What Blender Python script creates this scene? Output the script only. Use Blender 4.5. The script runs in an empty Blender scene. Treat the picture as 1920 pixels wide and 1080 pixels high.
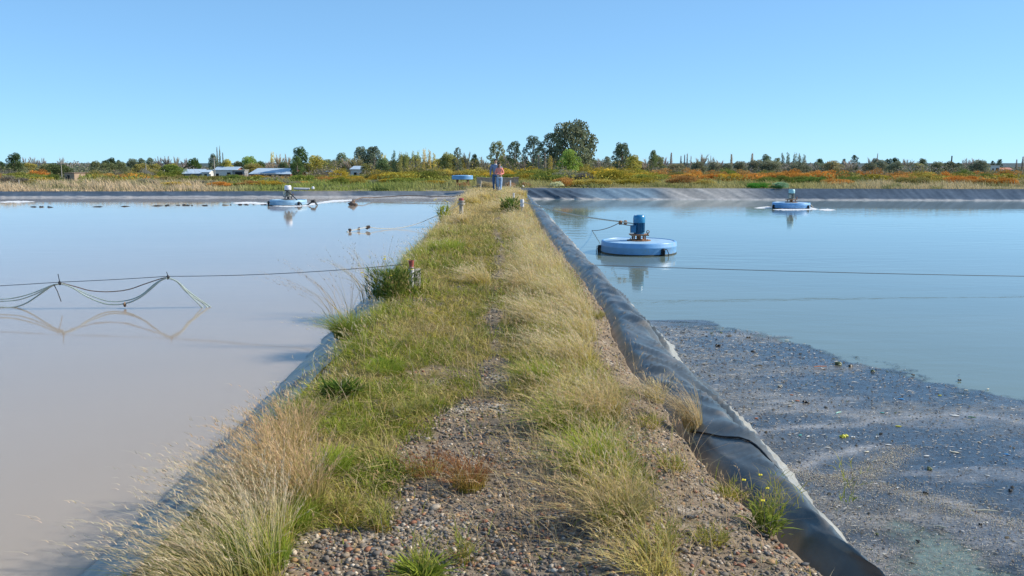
import bpy, math, random
import numpy as np
from mathutils import Vector

R = random.Random(7)
rng = np.random.default_rng(7)
sc = bpy.context.scene
COL = sc.collection
rad = math.radians

# ------------------------------------------------------------------ camera, sky, sun
EYE = 1.65
FPX = 1600.0
PITCH, YAW = rad(8.43), rad(0.97)
cam_d = bpy.data.cameras.new('camera'); cam = bpy.data.objects.new('camera', cam_d); COL.objects.link(cam)
cam_d.lens = 30.0; cam_d.sensor_width = 36.0; cam_d.clip_start = 0.05; cam_d.clip_end = 6000
cam.location = (0, 0, EYE); cam.rotation_euler = (math.pi/2 - PITCH, 0, -YAW)
sc.camera = cam

SUN_EL, SUN_AZ = rad(34), rad(84)            # azimuth clockwise from +Y (the way the path runs)
w = bpy.data.worlds.new('World'); sc.world = w; w.use_nodes = True
nt = w.node_tree; nt.nodes.clear()
sky = nt.nodes.new('ShaderNodeTexSky'); sky.sky_type = 'NISHITA'; sky.sun_disc = False
sky.sun_elevation = SUN_EL; sky.sun_rotation = SUN_AZ
sky.altitude = 1000; sky.air_density = 0.7; sky.dust_density = 0.1; sky.ozone_density = 5.0
hs = nt.nodes.new('ShaderNodeHueSaturation'); hs.inputs['Saturation'].default_value = 1.0
bg = nt.nodes.new('ShaderNodeBackground'); bg.inputs[1].default_value = 0.13
wo = nt.nodes.new('ShaderNodeOutputWorld')
nt.links.new(sky.outputs[0], hs.inputs['Color']); 
tint = nt.nodes.new('ShaderNodeMix'); tint.data_type = 'RGBA'; tint.blend_type = 'MULTIPLY'; tint.inputs[0].default_value = 1.0
tint.inputs[7].default_value = (1.10*.13, 1.27*.13, 1.42*.13, 1)      # clear-air white balance
gm = nt.nodes.new('ShaderNodeGamma'); gm.inputs[1].default_value = 0.5     # the camera's soft highlight response over the whole sky
t2_ = nt.nodes.new('ShaderNodeMix'); t2_.data_type = 'RGBA'; t2_.blend_type = 'MULTIPLY'; t2_.inputs[0].default_value = 1.0
t2_.inputs[7].default_value = (.49/.13, .70/.13, .83/.13, 1)
nt.links.new(hs.outputs[0], tint.inputs[6]); nt.links.new(tint.outputs[2], gm.inputs[0]); nt.links.new(gm.outputs[0], t2_.inputs[6]); nt.links.new(t2_.outputs[2], bg.inputs[0]); nt.links.new(bg.outputs[0], wo.inputs[0])

sd = bpy.data.lights.new('sun', 'SUN'); sun = bpy.data.objects.new('sun', sd); COL.objects.link(sun)
sd.energy = 5.0; sd.angle = rad(0.53); sd.color = (1.0, 0.93, 0.80)
sdir = Vector((math.sin(SUN_AZ)*math.cos(SUN_EL), math.cos(SUN_AZ)*math.cos(SUN_EL), math.sin(SUN_EL)))
sun.rotation_euler = sdir.to_track_quat('Z', 'Y').to_euler(); sun.location = sdir*50

vs = sc.view_settings; vs.view_transform = 'Standard'; vs.look = 'None'; vs.exposure = 0.25; vs.gamma = 1.0
vs.use_curve_mapping = False
sc.cycles.use_denoising = True
sc.cycles.max_bounces = 6; sc.cycles.diffuse_bounces = 2; sc.cycles.glossy_bounces = 3
sc.cycles.transmission_bounces = 3; sc.cycles.transparent_max_bounces = 4

# ------------------------------------------------------------------ helpers
_f = np.array([math.sin(YAW)*math.cos(PITCH), math.cos(YAW)*math.cos(PITCH), -math.sin(PITCH)])
_r = np.array([math.cos(YAW), -math.sin(YAW), 0.0])
_u = np.cross(_r, _f)
def ray(px, py): return _f + _r*(px-960)/FPX - _u*(py-540)/FPX
def P(px, py, z=0.0):                       # photo point lying on the level z
    d = ray(px, py); t = (z-EYE)/d[2]
    return float(d[0]*t), float(d[1]*t)
def PY(px, py, Y):                          # photo point at the distance Y
    d = ray(px, py); t = Y/d[1]
    return float(d[0]*t), Y, float(EYE+d[2]*t)

def tag(o, label=None, cat=None, group=None, kind=None):
    if label: o['label'] = label
    if cat: o['category'] = cat
    if group: o['group'] = group
    if kind: o['kind'] = kind
    return o
def empty(name, loc=(0, 0, 0), rz=0):
    o = bpy.data.objects.new(name, None); COL.objects.link(o); o.location = loc; o.rotation_euler = (0, 0, rz)
    o.empty_display_size = 0.1
    return o

def _hash(ix, iy, s):
    h = (ix.astype(np.int64)*374761393 + iy.astype(np.int64)*668265263 + s*974711) & 0x7fffffff
    h = ((h ^ (h >> 13))*1274126177) & 0x7fffffff
    return ((h ^ (h >> 16)) & 0xffff)/65535.0
def vn(x, y, s=0):
    x = np.asarray(x, float); y = np.asarray(y, float)
    x, y = np.broadcast_arrays(x, y)
    ix = np.floor(x); iy = np.floor(y); fx = x-ix; fy = y-iy
    fx = fx*fx*(3-2*fx); fy = fy*fy*(3-2*fy)
    a = _hash(ix, iy, s); b = _hash(ix+1, iy, s); c = _hash(ix, iy+1, s); d = _hash(ix+1, iy+1, s)
    return (a*(1-fx)+b*fx)*(1-fy) + (c*(1-fx)+d*fx)*fy
def fbm(x, y, s=0, o=4):
    t = 0; a = 0.5; n = 0
    for i in range(o):
        t = t + a*vn(np.asarray(x)*2**i, np.asarray(y)*2**i, s+i*17); n += a; a *= 0.5
    return t/n
def sstep(a, b, x):
    t = np.clip((np.asarray(x, float)-a)/(b-a), 0, 1); return t*t*(3-2*t)

def mk(name, V, Fs, mat, parent=None, col=None, smooth=False):
    if not isinstance(Fs, (list, tuple)) or isinstance(Fs[0], tuple): Fs = [Fs]
    Fs = [np.asarray(F, np.int32) for F in Fs if len(F)]
    V = np.asarray(V, np.float32)
    me = bpy.data.meshes.new(name)
    me.vertices.add(len(V)); me.vertices.foreach_set('co', V.ravel())
    loops = np.concatenate([F.ravel() for F in Fs])
    me.loops.add(len(loops)); me.loops.foreach_set('vertex_index', loops)
    starts = []; off = 0
    for F in Fs:
        starts.append(off + np.arange(len(F))*F.shape[1]); off += F.size
    starts = np.concatenate(starts).astype(np.int32)
    me.polygons.add(len(starts)); me.polygons.foreach_set('loop_start', starts)
    if smooth: me.polygons.foreach_set('use_smooth', np.ones(len(starts), bool))
    if col is not None:
        C = np.ones((len(V), 4), np.float32); col = np.asarray(col); C[:, :(4 if col.shape[-1] == 4 else 3)] = col
        a = me.attributes.new('Col', 'FLOAT_COLOR', 'POINT'); a.data.foreach_set('color', C.ravel())
    me.update(calc_edges=True)
    if mat: me.materials.append(mat)
    o = bpy.data.objects.new(name, me); COL.objects.link(o)
    if parent: o.parent = parent
    return o

def grid_faces(nu, nv):
    i = np.arange(nu-1)[:, None]*nv + np.arange(nv-1)[None, :]
    i = i.ravel()
    return np.stack([i, i+nv, i+nv+1, i+1], 1)

class MB:
    def __init__(s): s.v = []; s.f = []
    def add(s, V, F):
        o = len(s.v); s.v += [tuple(p) for p in V]; s.f += [tuple(i+o for i in q) for q in F]; return s
    def box(s, c, d, rz=0, rx=0, ry=0, taper=1.0):
        from mathutils import Euler
        M = Euler((rx, ry, rz)).to_matrix(); V = []
        for z in (-1, 1):
            k = taper if z > 0 else 1
            for x, y in ((-1, -1), (1, -1), (1, 1), (-1, 1)):
                V.append(M @ Vector((x*d[0]/2*k, y*d[1]/2*k, z*d[2]/2)) + Vector(c))
        return s.add(V, [(0, 3, 2, 1), (4, 5, 6, 7), (0, 1, 5, 4), (1, 2, 6, 5), (2, 3, 7, 6), (3, 0, 4, 7)])
    def tube(s, pts, r, n=6, caps=True):
        pts = [Vector(p) for p in pts]; m = len(pts)
        rr = r if isinstance(r, (list, tuple)) else [r]*m
        V = []; F = []; ref = Vector((0.31, 0.17, 0.93))
        for i, p in enumerate(pts):
            t = (pts[min(i+1, m-1)]-pts[max(i-1, 0)]).normalized()
            a = t.cross(ref)
            if a.length < 0.1: a = t.cross(Vector((1, 0, 0)))
            a.normalize(); b = t.cross(a)
            for k in range(n):
                an = 2*math.pi*k/n; V.append(p+(a*math.cos(an)+b*math.sin(an))*rr[i])
        for i in range(m-1):
            for k in range(n):
                k2 = (k+1) % n; F.append((i*n+k, i*n+k2, (i+1)*n+k2, (i+1)*n+k))
        if caps: F += [tuple(range(n-1, -1, -1)), tuple((m-1)*n+k for k in range(n))]
        return s.add(V, F)
    def lathe(s, prof, c=(0, 0, 0), n=32):
        V = []; F = []; m = len(prof)
        for r, z in prof:
            for k in range(n):
                a = 2*math.pi*k/n; V.append((c[0]+r*math.cos(a), c[1]+r*math.sin(a), c[2]+z))
        for i in range(m-1):
            for k in range(n):
                k2 = (k+1) % n; F.append((i*n+k, i*n+k2, (i+1)*n+k2, (i+1)*n+k))
        F += [tuple(range(n-1, -1, -1)), tuple((m-1)*n+k for k in range(n))]
        return s.add(V, F)
    def blob(s, c, d, nu=8, nv=5, jit=0.0, rz=0):
        V = []; F = []; ca, sa = math.cos(rz), math.sin(rz)
        def pt(x, y, z):
            j = 1+R.uniform(-jit, jit); x *= d[0]*j; y *= d[1]*j; z *= d[2]*j
            return (c[0]+x*ca-y*sa, c[1]+x*sa+y*ca, c[2]+z)
        V.append(pt(0, 0, -1))
        for i in range(1, nv):
            th = math.pi*i/nv
            for k in range(nu):
                a = 2*math.pi*k/nu; V.append(pt(math.sin(th)*math.cos(a), math.sin(th)*math.sin(a), -math.cos(th)))
        V.append(pt(0, 0, 1)); L = len(V)-1
        for k in range(nu):
            k2 = (k+1) % nu; F.append((0, 1+k2, 1+k)); F.append((L, L-nu+k, L-nu+k2))
            for i in range(nv-2): F.append((1+i*nu+k, 1+i*nu+k2, 1+(i+1)*nu+k2, 1+(i+1)*nu+k))
        return s.add(V, F)
    def build(s, name, mat, parent=None, smooth=False, loc=None, rz=0):
        me = bpy.data.meshes.new(name); me.from_pydata(s.v, [], s.f)
        if smooth:
            me.polygons.foreach_set('use_smooth', [True]*len(me.polygons))
            try: me.set_sharp_from_angle(angle=rad(40))
            except Exception: pass
        me.update(); me.materials.append(mat)
        o = bpy.data.objects.new(name, me); COL.objects.link(o)
        if parent: o.parent = parent
        if loc: o.location = loc; o.rotation_euler = (0, 0, rz)
        return o

# ------------------------------------------------------------------ materials
def newmat(name):
    m = bpy.data.materials.new(name); m.use_nodes = True
    n = m.node_tree; n.nodes.clear()
    out = n.nodes.new('ShaderNodeOutputMaterial')
    return m, n, out
def noise_node(n, scale, detail=4, rough=0.6, coord='Object', vec=None):
    t = n.nodes.new('ShaderNodeTexNoise'); t.inputs['Scale'].default_value = scale
    t.inputs['Detail'].default_value = detail; t.inputs['Roughness'].default_value = rough
    tc = n.nodes.new('ShaderNodeTexCoord'); mp = n.nodes.new('ShaderNodeMapping')
    n.links.new(tc.outputs[coord], mp.inputs[0]); n.links.new(mp.outputs[0], t.inputs['Vector'])
    if vec: mp.inputs['Scale'].default_value = vec
    return t
def ramp(n, src, stops):
    r = n.nodes.new('ShaderNodeValToRGB'); e = r.color_ramp.elements
    while len(e) < len(stops): e.new(0.5)
    for k, (p, c) in enumerate(stops):
        e[k].position = p; e[k].color = tuple(c)+(1,) if not isinstance(c, (int, float)) else (c, c, c, 1)
    n.links.new(src, r.inputs[0]); return r
def mixc(n, a, b, fac, mode='MIX'):
    m = n.nodes.new('ShaderNodeMix'); m.data_type = 'RGBA'; m.blend_type = mode
    for sock, v in ((m.inputs[0], fac), (m.inputs[6], a), (m.inputs[7], b)):
        if isinstance(v, bpy.types.NodeSocket): n.links.new(v, sock)
        elif isinstance(v, (int, float)): sock.default_value = v
        else: sock.default_value = tuple(v)+(1,)
    return m.outputs[2]
def surf(name, col, rough=0.6, var=0.25, scale=8, bump=0.15, bscale=None, metal=0.0, spots=None, spec=0.5, coord='Object'):
    """painted / plain surface with uneven colour, optional dirt colour and fine relief"""
    m, n, out = newmat(name); b = n.nodes.new('ShaderNodeBsdfPrincipled')
    t = noise_node(n, scale, 5, 0.65, coord)
    lo = [c*(1-var) for c in col]; hi = [min(1, c*(1+var)) for c in col]
    c = ramp(n, t.outputs[0], [(0.3, lo), (0.7, hi)]).outputs[0]
    if spots:
        t2 = noise_node(n, scale*0.6, 6, 0.75, coord)
        f = ramp(n, t2.outputs[0], [(spots[1], 0.0), (spots[1]+0.12, 1.0)]).outputs[0]
        c = mixc(n, c, spots[0], f)
    n.links.new(c, b.inputs['Base Color']); b.inputs['Roughness'].default_value = rough
    b.inputs['Metallic'].default_value = metal; b.inputs['Specular IOR Level'].default_value = spec
    if bump:
        t3 = noise_node(n, bscale or scale*5, 4, 0.6, coord); bp = n.nodes.new('ShaderNodeBump')
        bp.inputs['Strength'].default_value = bump; bp.inputs['Distance'].default_value = 0.01
        n.links.new(t3.outputs[0], bp.inputs['Height']); n.links.new(bp.outputs[0], b.inputs['Normal'])
    n.links.new(b.outputs[0], out.inputs[0]); return m
def leafmat(name, trans=0.3, use_obj=False, use_attr=True, var=0.0):
    m, n, out = newmat(name)
    if use_attr:
        a = n.nodes.new('ShaderNodeAttribute'); a.attribute_name = 'Col'; c = a.outputs['Color']
    if use_obj:
        oi = n.nodes.new('ShaderNodeObjectInfo'); c = mixc(n, c, oi.outputs['Color'], 1.0, 'MULTIPLY')
    d = n.nodes.new('ShaderNodeBsdfDiffuse'); tr = n.nodes.new('ShaderNodeBsdfTranslucent')
    n.links.new(c, d.inputs[0]); n.links.new(c, tr.inputs[0])
    mx = n.nodes.new('ShaderNodeMixShader'); mx.inputs[0].default_value = trans
    n.links.new(d.outputs[0], mx.inputs[1]); n.links.new(tr.outputs[0], mx.inputs[2])
    n.links.new(mx.outputs[0], out.inputs[0]); return m
def attrmat(name, rough=0.8, var=0.35, scale=60, bump=0.4, bdist=0.006, spec=0.3, detail=6, coord='Object'):
    m, n, out = newmat(name); b = n.nodes.new('ShaderNodeBsdfPrincipled')
    a = n.nodes.new('ShaderNodeAttribute'); a.attribute_name = 'Col'
    t = noise_node(n, scale, detail, 0.7, coord)
    f = ramp(n, t.outputs[0], [(0.3, 1-var), (0.7, 1+var*0.0+0.0+var)]).outputs[0]
    c = mixc(n, a.outputs['Color'], f, 1.0, 'MULTIPLY')
    n.links.new(c, b.inputs['Base Color']); b.inputs['Roughness'].default_value = rough
    b.inputs['Specular IOR Level'].default_value = spec
    if bump:
        bp = n.nodes.new('ShaderNodeBump'); bp.inputs['Strength'].default_value = bump; bp.inputs['Distance'].default_value = bdist
        n.links.new(t.outputs[0], bp.inputs['Height']); n.links.new(bp.outputs[0], b.inputs['Normal'])
    n.links.new(b.outputs[0], out.inputs[0]); return m
def watermat(name, col_a, col_b, rscale, rstr, rough=0.06, sss=0.0):
    m, n, out = newmat(name); b = n.nodes.new('ShaderNodeBsdfPrincipled')
    t = noise_node(n, 0.12, 3, 0.5, 'Object', (1, 1.6, 1))
    n.links.new(ramp(n, t.outputs[0], [(0.35, col_a), (0.65, col_b)]).outputs[0], b.inputs['Base Color'])
    b.inputs['Roughness'].default_value = rough; b.inputs['IOR'].default_value = 1.333
    if sss:
        b.inputs['Subsurface Weight'].default_value = 1.0
        b.inputs['Subsurface Radius'].default_value = (1.0, 0.95, 0.9); b.inputs['Subsurface Scale'].default_value = sss
    big = noise_node(n, rscale, 3, 0.55, 'Object', (0.45, 1, 1))
    patch = noise_node(n, 0.11, 2, 0.5, 'Object', (0.6, 1.3, 1))
    pr = ramp(n, patch.outputs[0], [(0.38, 0.12), (0.66, 1.0)]).outputs[0]
    bp = n.nodes.new('ShaderNodeBump'); bp.inputs['Distance'].default_value = 0.03
    mm = n.nodes.new('ShaderNodeMath'); mm.operation = 'MULTIPLY'; mm.inputs[1].default_value = rstr
    n.links.new(pr, mm.inputs[0]); n.links.new(mm.outputs[0], bp.inputs['Strength'])
    n.links.new(big.outputs[0], bp.inputs['Height']); n.links.new(bp.outputs[0], b.inputs['Normal'])
    n.links.new(b.outputs[0], out.inputs[0]); return m

M_leaf = leafmat('leaf_object_tint', 0.3, True)
M_bark = surf('bark', (0.25, 0.215, 0.175), 0.9, 0.35, 3, 0.4)
M_grass = leafmat('grass_blades', 0.35)
M_soil = attrmat('path_soil', 0.95, 0.45, 45, 0.8, 0.012, 0.15)
M_stone = attrmat('pebble_stone', 0.7, 0.25, 90, 0.2, 0.002, 0.35)
M_liner = attrmat('plastic_liner', 0.34, 0.22, 5, 0.15, 0.01, 0.5, 5)
M_field = attrmat('field_soil', 0.95, 0.3, 1.2, 0.5, 0.05, 0.1)
def scummat():
    m, n, out = newmat('scum_skin'); b = n.nodes.new('ShaderNodeBsdfPrincipled')
    a = n.nodes.new('ShaderNodeAttribute'); a.attribute_name = 'Col'
    t = noise_node(n, 60, 8, 0.8); t2 = noise_node(n, 22, 6, 0.75, 'Object', (1, 1.4, 1)); t3 = noise_node(n, 140, 3, 0.7)
    c = mixc(n, a.outputs['Color'], ramp(n, t.outputs[0], [(0.36, 0.3), (0.64, 1.8)]).outputs[0], 1.0, 'MULTIPLY')
    c = mixc(n, c, (0.30, 0.29, 0.28), ramp(n, t3.outputs[0], [(0.63, 0.0), (0.72, 0.8)]).outputs[0])
    n.links.new(c, b.inputs['Base Color'])
    n.links.new(ramp(n, t2.outputs[0], [(0.42, 0.10), (0.58, 0.42)]).outputs[0], b.inputs['Roughness'])
    bp = n.nodes.new('ShaderNodeBump'); bp.inputs['Strength'].default_value = 0.3; bp.inputs['Distance'].default_value = 0.005
    n.links.new(t.outputs[0], bp.inputs['Height']); n.links.new(bp.outputs[0], b.inputs['Normal'])
    ad = n.nodes.new('ShaderNodeMath'); ad.operation = 'MULTIPLY_ADD'; ad.inputs[1].default_value = 0.9
    n.links.new(t2.outputs[0], ad.inputs[0]); n.links.new(a.outputs['Alpha'], ad.inputs[2])
    f = ramp(n, ad.outputs[0], [(0.76, 0.0), (1.0, 1.0)]).outputs[0]
    tr = n.nodes.new('ShaderNodeBsdfTransparent'); mx = n.nodes.new('ShaderNodeMixShader')
    n.links.new(f, mx.inputs[0]); n.links.new(tr.outputs[0], mx.inputs[1]); n.links.new(b.outputs[0], mx.inputs[2])
    n.links.new(mx.outputs[0], out.inputs[0]); return m
M_scum = scummat()
M_bits = attrmat('debris_bits', 0.7, 0.2, 80, 0.0, 0.0, 0.3)

# ------------------------------------------------------------------ levels of the place
ZL, ZR = -0.28, -0.60                       # left and right water levels, path crown at 0
def xr(y): return np.interp(y, [0, 3.2, 3.7, 4.3, 5.2, 6, 7, 8.2, 9.5, 12, 16, 22, 30, 50], [1.40, 1.38, 1.30, 1.22, 1.15, 1.17, 1.10, 1.13, 1.22, 1.26, 1.20, 1.15, 1.2, 1.4]) + 0.05*(vn(np.asarray(y)*1.9, 0.5, 3)-0.5) + 0.05*(vn(np.asarray(y)*7, 0.5, 4)-0.5)
def xl(y): return -(np.interp(y, [0, 3, 4.5, 6, 8, 10, 12, 16, 22, 30, 50], [1.60, 1.57, 1.51, 1.50, 1.44, 1.42, 1.52, 1.60, 1.62, 1.63, 1.66]) + 0.07*(vn(np.asarray(y)*1.3, 0.5, 5)-0.5))
def bank_y(x): return np.where(np.asarray(x) < 0, 47.6+0.0*np.asarray(x), 53.2-0.085*np.clip(x, 0, 60)) + 0.25*(vn(np.asarray(x)*0.25, 1.5, 8)-0.5)
def gz(x, y):                               # height of the path surface
    x = np.asarray(x, float); y = np.asarray(y, float)
    e = np.minimum(x-xl(y), xr(y)-x)
    z = 0.06*(fbm(x*1.1, y*0.8, 21, 3)-0.5) + 0.032*(fbm(x*6, y*6, 22, 4)-0.5)
    rid = np.exp(-((x-0.62)/0.28)**2)*0.05 + np.exp(-((x+1.0)/0.3)**2)*0.04
    return z + rid - 0.07*(1-sstep(0, 0.22, e)) - 0.02
def tz(x, y):                               # height of the land beyond the ponds
    x = np.asarray(x, float); y = np.asarray(y, float)
    return -0.02 - 2.5*sstep(58, 150, y) + 0.10*(fbm(x*0.3, y*0.3, 31, 3)-0.5)*sstep(50, 56, y) + 0.8*(fbm(x*0.012, y*0.012, 32, 2)-0.5)*sstep(90, 200, y)

# water
def water(name, x0, x1, y0, y1, z, m):
    o = mk(name, [(x0, y0, z), (x1, y0, z), (x1, y1, z), (x0, y1, z)], [(0, 1, 2, 3)], m); tag(o, kind='structure'); return o
M_wl = watermat('milky_water', (0.385, 0.315, 0.245), (0.41, 0.335, 0.262), 1.6, 0.18, 0.05, 0.25)
M_wr = watermat('blue_grey_water', (0.155, 0.20, 0.17), (0.18, 0.225, 0.19), 2.2, 0.38, 0.05)
water('water', -120, -0.9, -60, 49, ZL, M_wl)['label'] = 'milky grey-pink water of the left pond'
water('water', 0.9, 120, -60, 53.5, ZR, M_wr)['label'] = 'blue-green water of the right pond'

# far terrain under everything and the land beyond the ponds
mk('terrain', [(-2500, -2500, -3.6), (2500, -2500, -3.6), (2500, 2500, -3.6), (-2500, 2500, -3.6)], [(0, 1, 2, 3)],
   surf('far_land', (0.10, 0.09, 0.055), 0.95, 0.3, 0.01, 0, coord='Object'))['kind'] = 'structure'
xs = np.concatenate([np.linspace(-1600, -100, 40), np.linspace(-98, 98, 400), np.linspace(100, 1600, 40)])
vs_ = np.concatenate([np.linspace(0, 12, 50), np.linspace(12.5, 120, 110), np.geomspace(122, 2200, 40)])
X, Vv = np.meshgrid(xs, vs_, indexing='ij'); Yg = bank_y(X)+Vv-0.02
Z = tz(X, Yg) - 0.04*(1-sstep(0, 0.5, Vv))
n1 = fbm(X*0.25, Yg*0.25, 41, 4)[..., None]; n2 = fbm(X*1.5, Yg*1.5, 42, 3)[..., None]
cA = np.array([0.30, 0.25, 0.19]); cB = np.array([0.13, 0.13, 0.05]); cC = np.array([0.20, 0.17, 0.09])
road = (np.exp(-((Vv-2.2)/1.5)**2)*sstep(-14, -4, X)*(1-sstep(10, 22, X)))[..., None]
C = cB*n1+cC*(1-n1); C = C*(0.7+0.6*n2); C = C*(1-road)+cA*(0.85+0.3*n2)*road
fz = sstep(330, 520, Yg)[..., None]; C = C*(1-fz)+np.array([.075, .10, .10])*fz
g = mk('ground', np.stack([X, Yg, Z], -1).reshape(-1, 3), grid_faces(*X.shape), M_field, col=C.reshape(-1, 3), smooth=True)
tag(g, 'flat scrubland beyond the far bank of both ponds', kind='structure')

# ------------------------------------------------------------------ the path
def track(x, y):                            # how bare the surface is, 0 grass .. 1 gravel
    x = np.asarray(x, float); y = np.asarray(y, float)
    n = fbm(x*2.3, y*1.5, 51, 4)-0.5; n2 = fbm(x*6, y*5, 52, 3)-0.5
    wd = np.interp(y, [2, 4.0, 5.0, 5.8, 6.4, 7.5], [0.66, 0.50, 0.44, 0.24, 0.08, 0.0])
    cx = np.interp(y, [2, 3.4, 5, 6], [-0.02, -0.02, -0.06, -0.02])
    mid = sstep(-0.12, 0.10, wd-np.abs(x-cx)+n*0.55+n2*0.3)*(wd > 0.01)
    thin = sstep(0.02, 0.12, 0.13-np.abs(x-0.02-0.06*np.sin(y*0.5)) + n*0.35)*0.9*sstep(6, 7, y)
    ws = np.interp(y, [2, 3.4, 4.4, 6, 8, 10, 14, 20, 26], [0.80, 0.68, 0.42, 0.27, 0.24, 0.2, 0.2, 0.12, 0.0])
    rs = sstep(-0.08, 0.06, ws-(xr(y)-x)+n*0.35+n2*0.2)
    ls = sstep(-0.08, 0.05, np.interp(y, [2, 5.5, 7, 9], [0.05, 0.12, 0.2, 0.05])-(x-xl(y))+n*0.25)*0.8
    lf = sstep(0.0, 0.1, 0.33-np.hypot((x+0.62), (y-3.45)*0.8)+n*0.5)
    pt = sstep(0.12, 0.22, n+n2*0.5)*0.7*(1-sstep(10, 13, y))
    return np.clip(np.maximum.reduce([mid, thin, rs, ls, lf, pt]), 0, 1)

ys = [-3.0]
while ys[-1] < 53.6: ys.append(ys[-1] + (0.1 if ys[-1] < 2.4 else max(0.02, 0.006*ys[-1])))
ys = np.array(ys); nu = 130
U = np.linspace(0, 1, nu); Yp = np.repeat(ys[:, None], nu, 1)
Xp = xl(Yp)-0.02 + (xr(Yp)-xl(Yp)+0.05)*U[None, :]
Zp = gz(Xp, Yp); Zp[:, 0] -= 0.5; Zp[:, -1] -= 0.5
tb = track(Xp, Yp)[..., None]; n1 = fbm(Xp*9, Yp*9, 61, 4)[..., None]; n2 = fbm(Xp*3, Yp*3, 62, 3)[..., None]
bare = np.array([0.27, 0.205, 0.145])*(0.62+0.8*n1); pale = np.array([0.50, 0.44, 0.37])
pf = 0.75*sstep(0.60, 0.74, n2)*sstep(.35, .6, n1); bare = bare*0.85*(1-pf)+pale*pf
sod = np.array([0.17, 0.14, 0.06])*(0.6+0.8*n1)
far = sstep(20, 30, Yp)[..., None]; sod = sod*(1-far)+np.array([0.30, 0.24, 0.11])*(0.7+0.6*n1)*far
C = bare*tb+sod*(1-tb)
path = mk('path', np.stack([Xp, Yp, Zp], -1).reshape(-1, 3), grid_faces(*Xp.shape), M_soil, col=C.reshape(-1, 3), smooth=True)
tag(path, 'gravel and grass causeway path between the two ponds', kind='structure')

# ------------------------------------------------------------------ plastic liners
def ridged(x, y, s): return 1-np.abs(2*fbm(x, y, s, 3)-1)
def lin_r(y, t):
    x0 = xr(y); nb = 1-sstep(4.6, 7.0, y)                                   # the rounder roll close by
    px = np.stack([x0-0.03, x0+0.05, x0+0.14, 1.50+0.03*nb+0*y, 1.70-0.02*nb+0*y, 2.0+0*y, 2.25+0*y]); pt = [0, .12, .25, .45, .68, .93, 1.1]
    pz = np.stack([-0.18+0*y, -0.14-0.07*nb, -0.05-0.02*nb+0*y, -0.06+0.05*nb, -0.27+0.02*nb, -0.56+0*y, -0.85+0*y])
    X = np.empty_like(t); Zz = np.empty_like(t)
    for i in range(t.shape[0]):
        X[i] = np.interp(t[i], pt, px[:, i]); Zz[i] = np.interp(t[i], pt, pz[:, i])
    return X, Zz
yl = [-1.0]
while yl[-1] < 52.4: yl.append(yl[-1] + max(0.022, 0.005*yl[-1]))
yl = np.array(yl); NT = 46
T = np.repeat(np.linspace(0, 1.1, NT)[None, :], len(yl), 0)
X, Z = lin_r(yl, T)
ker = np.array([1, 2, 3, 2, 1])/9.0
for A in (X, Z):
    pad = np.pad(A, ((0, 0), (2, 2)), 'edge'); A[:] = sum(ker[k]*pad[:, k:k+A.shape[1]] for k in range(5))
Yy = np.repeat(yl[:, None], NT, 1)
uu = Yy+2.6*T; md_ = sstep(.3, .65, fbm(Yy*0.9, T*1.5, 68, 3)); md2 = sstep(.35, .6, fbm(Yy*1.7+9, T*2, 67, 3)); uu = uu+0.5*(fbm(Yy*.8, T*2, 66, 2)-.5); fold = (ridged(uu*0.85, Yy*0.22, 71)**3-0.3)*0.075*(.3+.9*md_) + (ridged(uu*2.1, Yy*0.5, 72)**4-0.2)*0.045*md2 + (ridged(uu*6+T, Yy*0.9, 70)**5-0.2)*0.018
amp = sstep(0.02, 0.3, T)*(0.45+0.55*sstep(4.2, 6.5, Yy))
Z = Z + fold*amp; X = X + fold*0.8*amp + (0.06*(vn(Yy*0.9, 0*Yy, 73)-0.5)+0.07*(fbm(Yy*3.1, 0*Yy, 69, 3)-0.5))*sstep(0.4, 0.9, T)
wl = 0.78+0.26*(fbm(Yy*1.4, 0*Yy, 74, 4)-0.5)
sed = sstep(-0.03, 0.03, T-wl-0.10*(1-sstep(4.0, 6.5, Yy)))*sstep(0.25, 0.45, fbm(Yy*1.7, T*3, 75, 3)+0.12)
dust = np.clip(ridged(uu*2.3, Yy*0.5, 72)**5*0.55+0.35*fbm(Yy*2, T*4, 77), 0, 1)*(0.3+0.7*T)
base = np.array([0.050, 0.060, 0.064]); dc = np.array([0.30, 0.30, 0.28]); sc_c = np.array([0.37, 0.35, 0.30])
C = base*(1-dust[..., None]*0.6)+dc*dust[..., None]*0.6
dirt = sstep(0.30, 0.05, T-0.25*(fbm(Yy*3, T*4, 65, 4)-.35))*sstep(.42, .58, fbm(Yy*5, T*5, 64, 3)); dirt = np.maximum(dirt, .5*sstep(.60, .70, fbm(Yy*6, T*9, 63, 4)))
C = C*(1-.8*dirt[..., None])+np.array([.26, .21, .155])*.8*dirt[..., None]
C = C*(1-sed[..., None]*0.85)+sc_c*sed[..., None]*0.85
ob = mk('pond_liner', np.stack([X, Yy, Z], -1).reshape(-1, 3), grid_faces(*X.shape), M_liner, col=C.reshape(-1, 3), smooth=True)
tag(ob, 'wrinkled grey-black plastic liner rolling over the right edge of the path', 'pond liner', 'pond liners')
liner_r = ob; LRX, LRZ = X, Z
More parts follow.
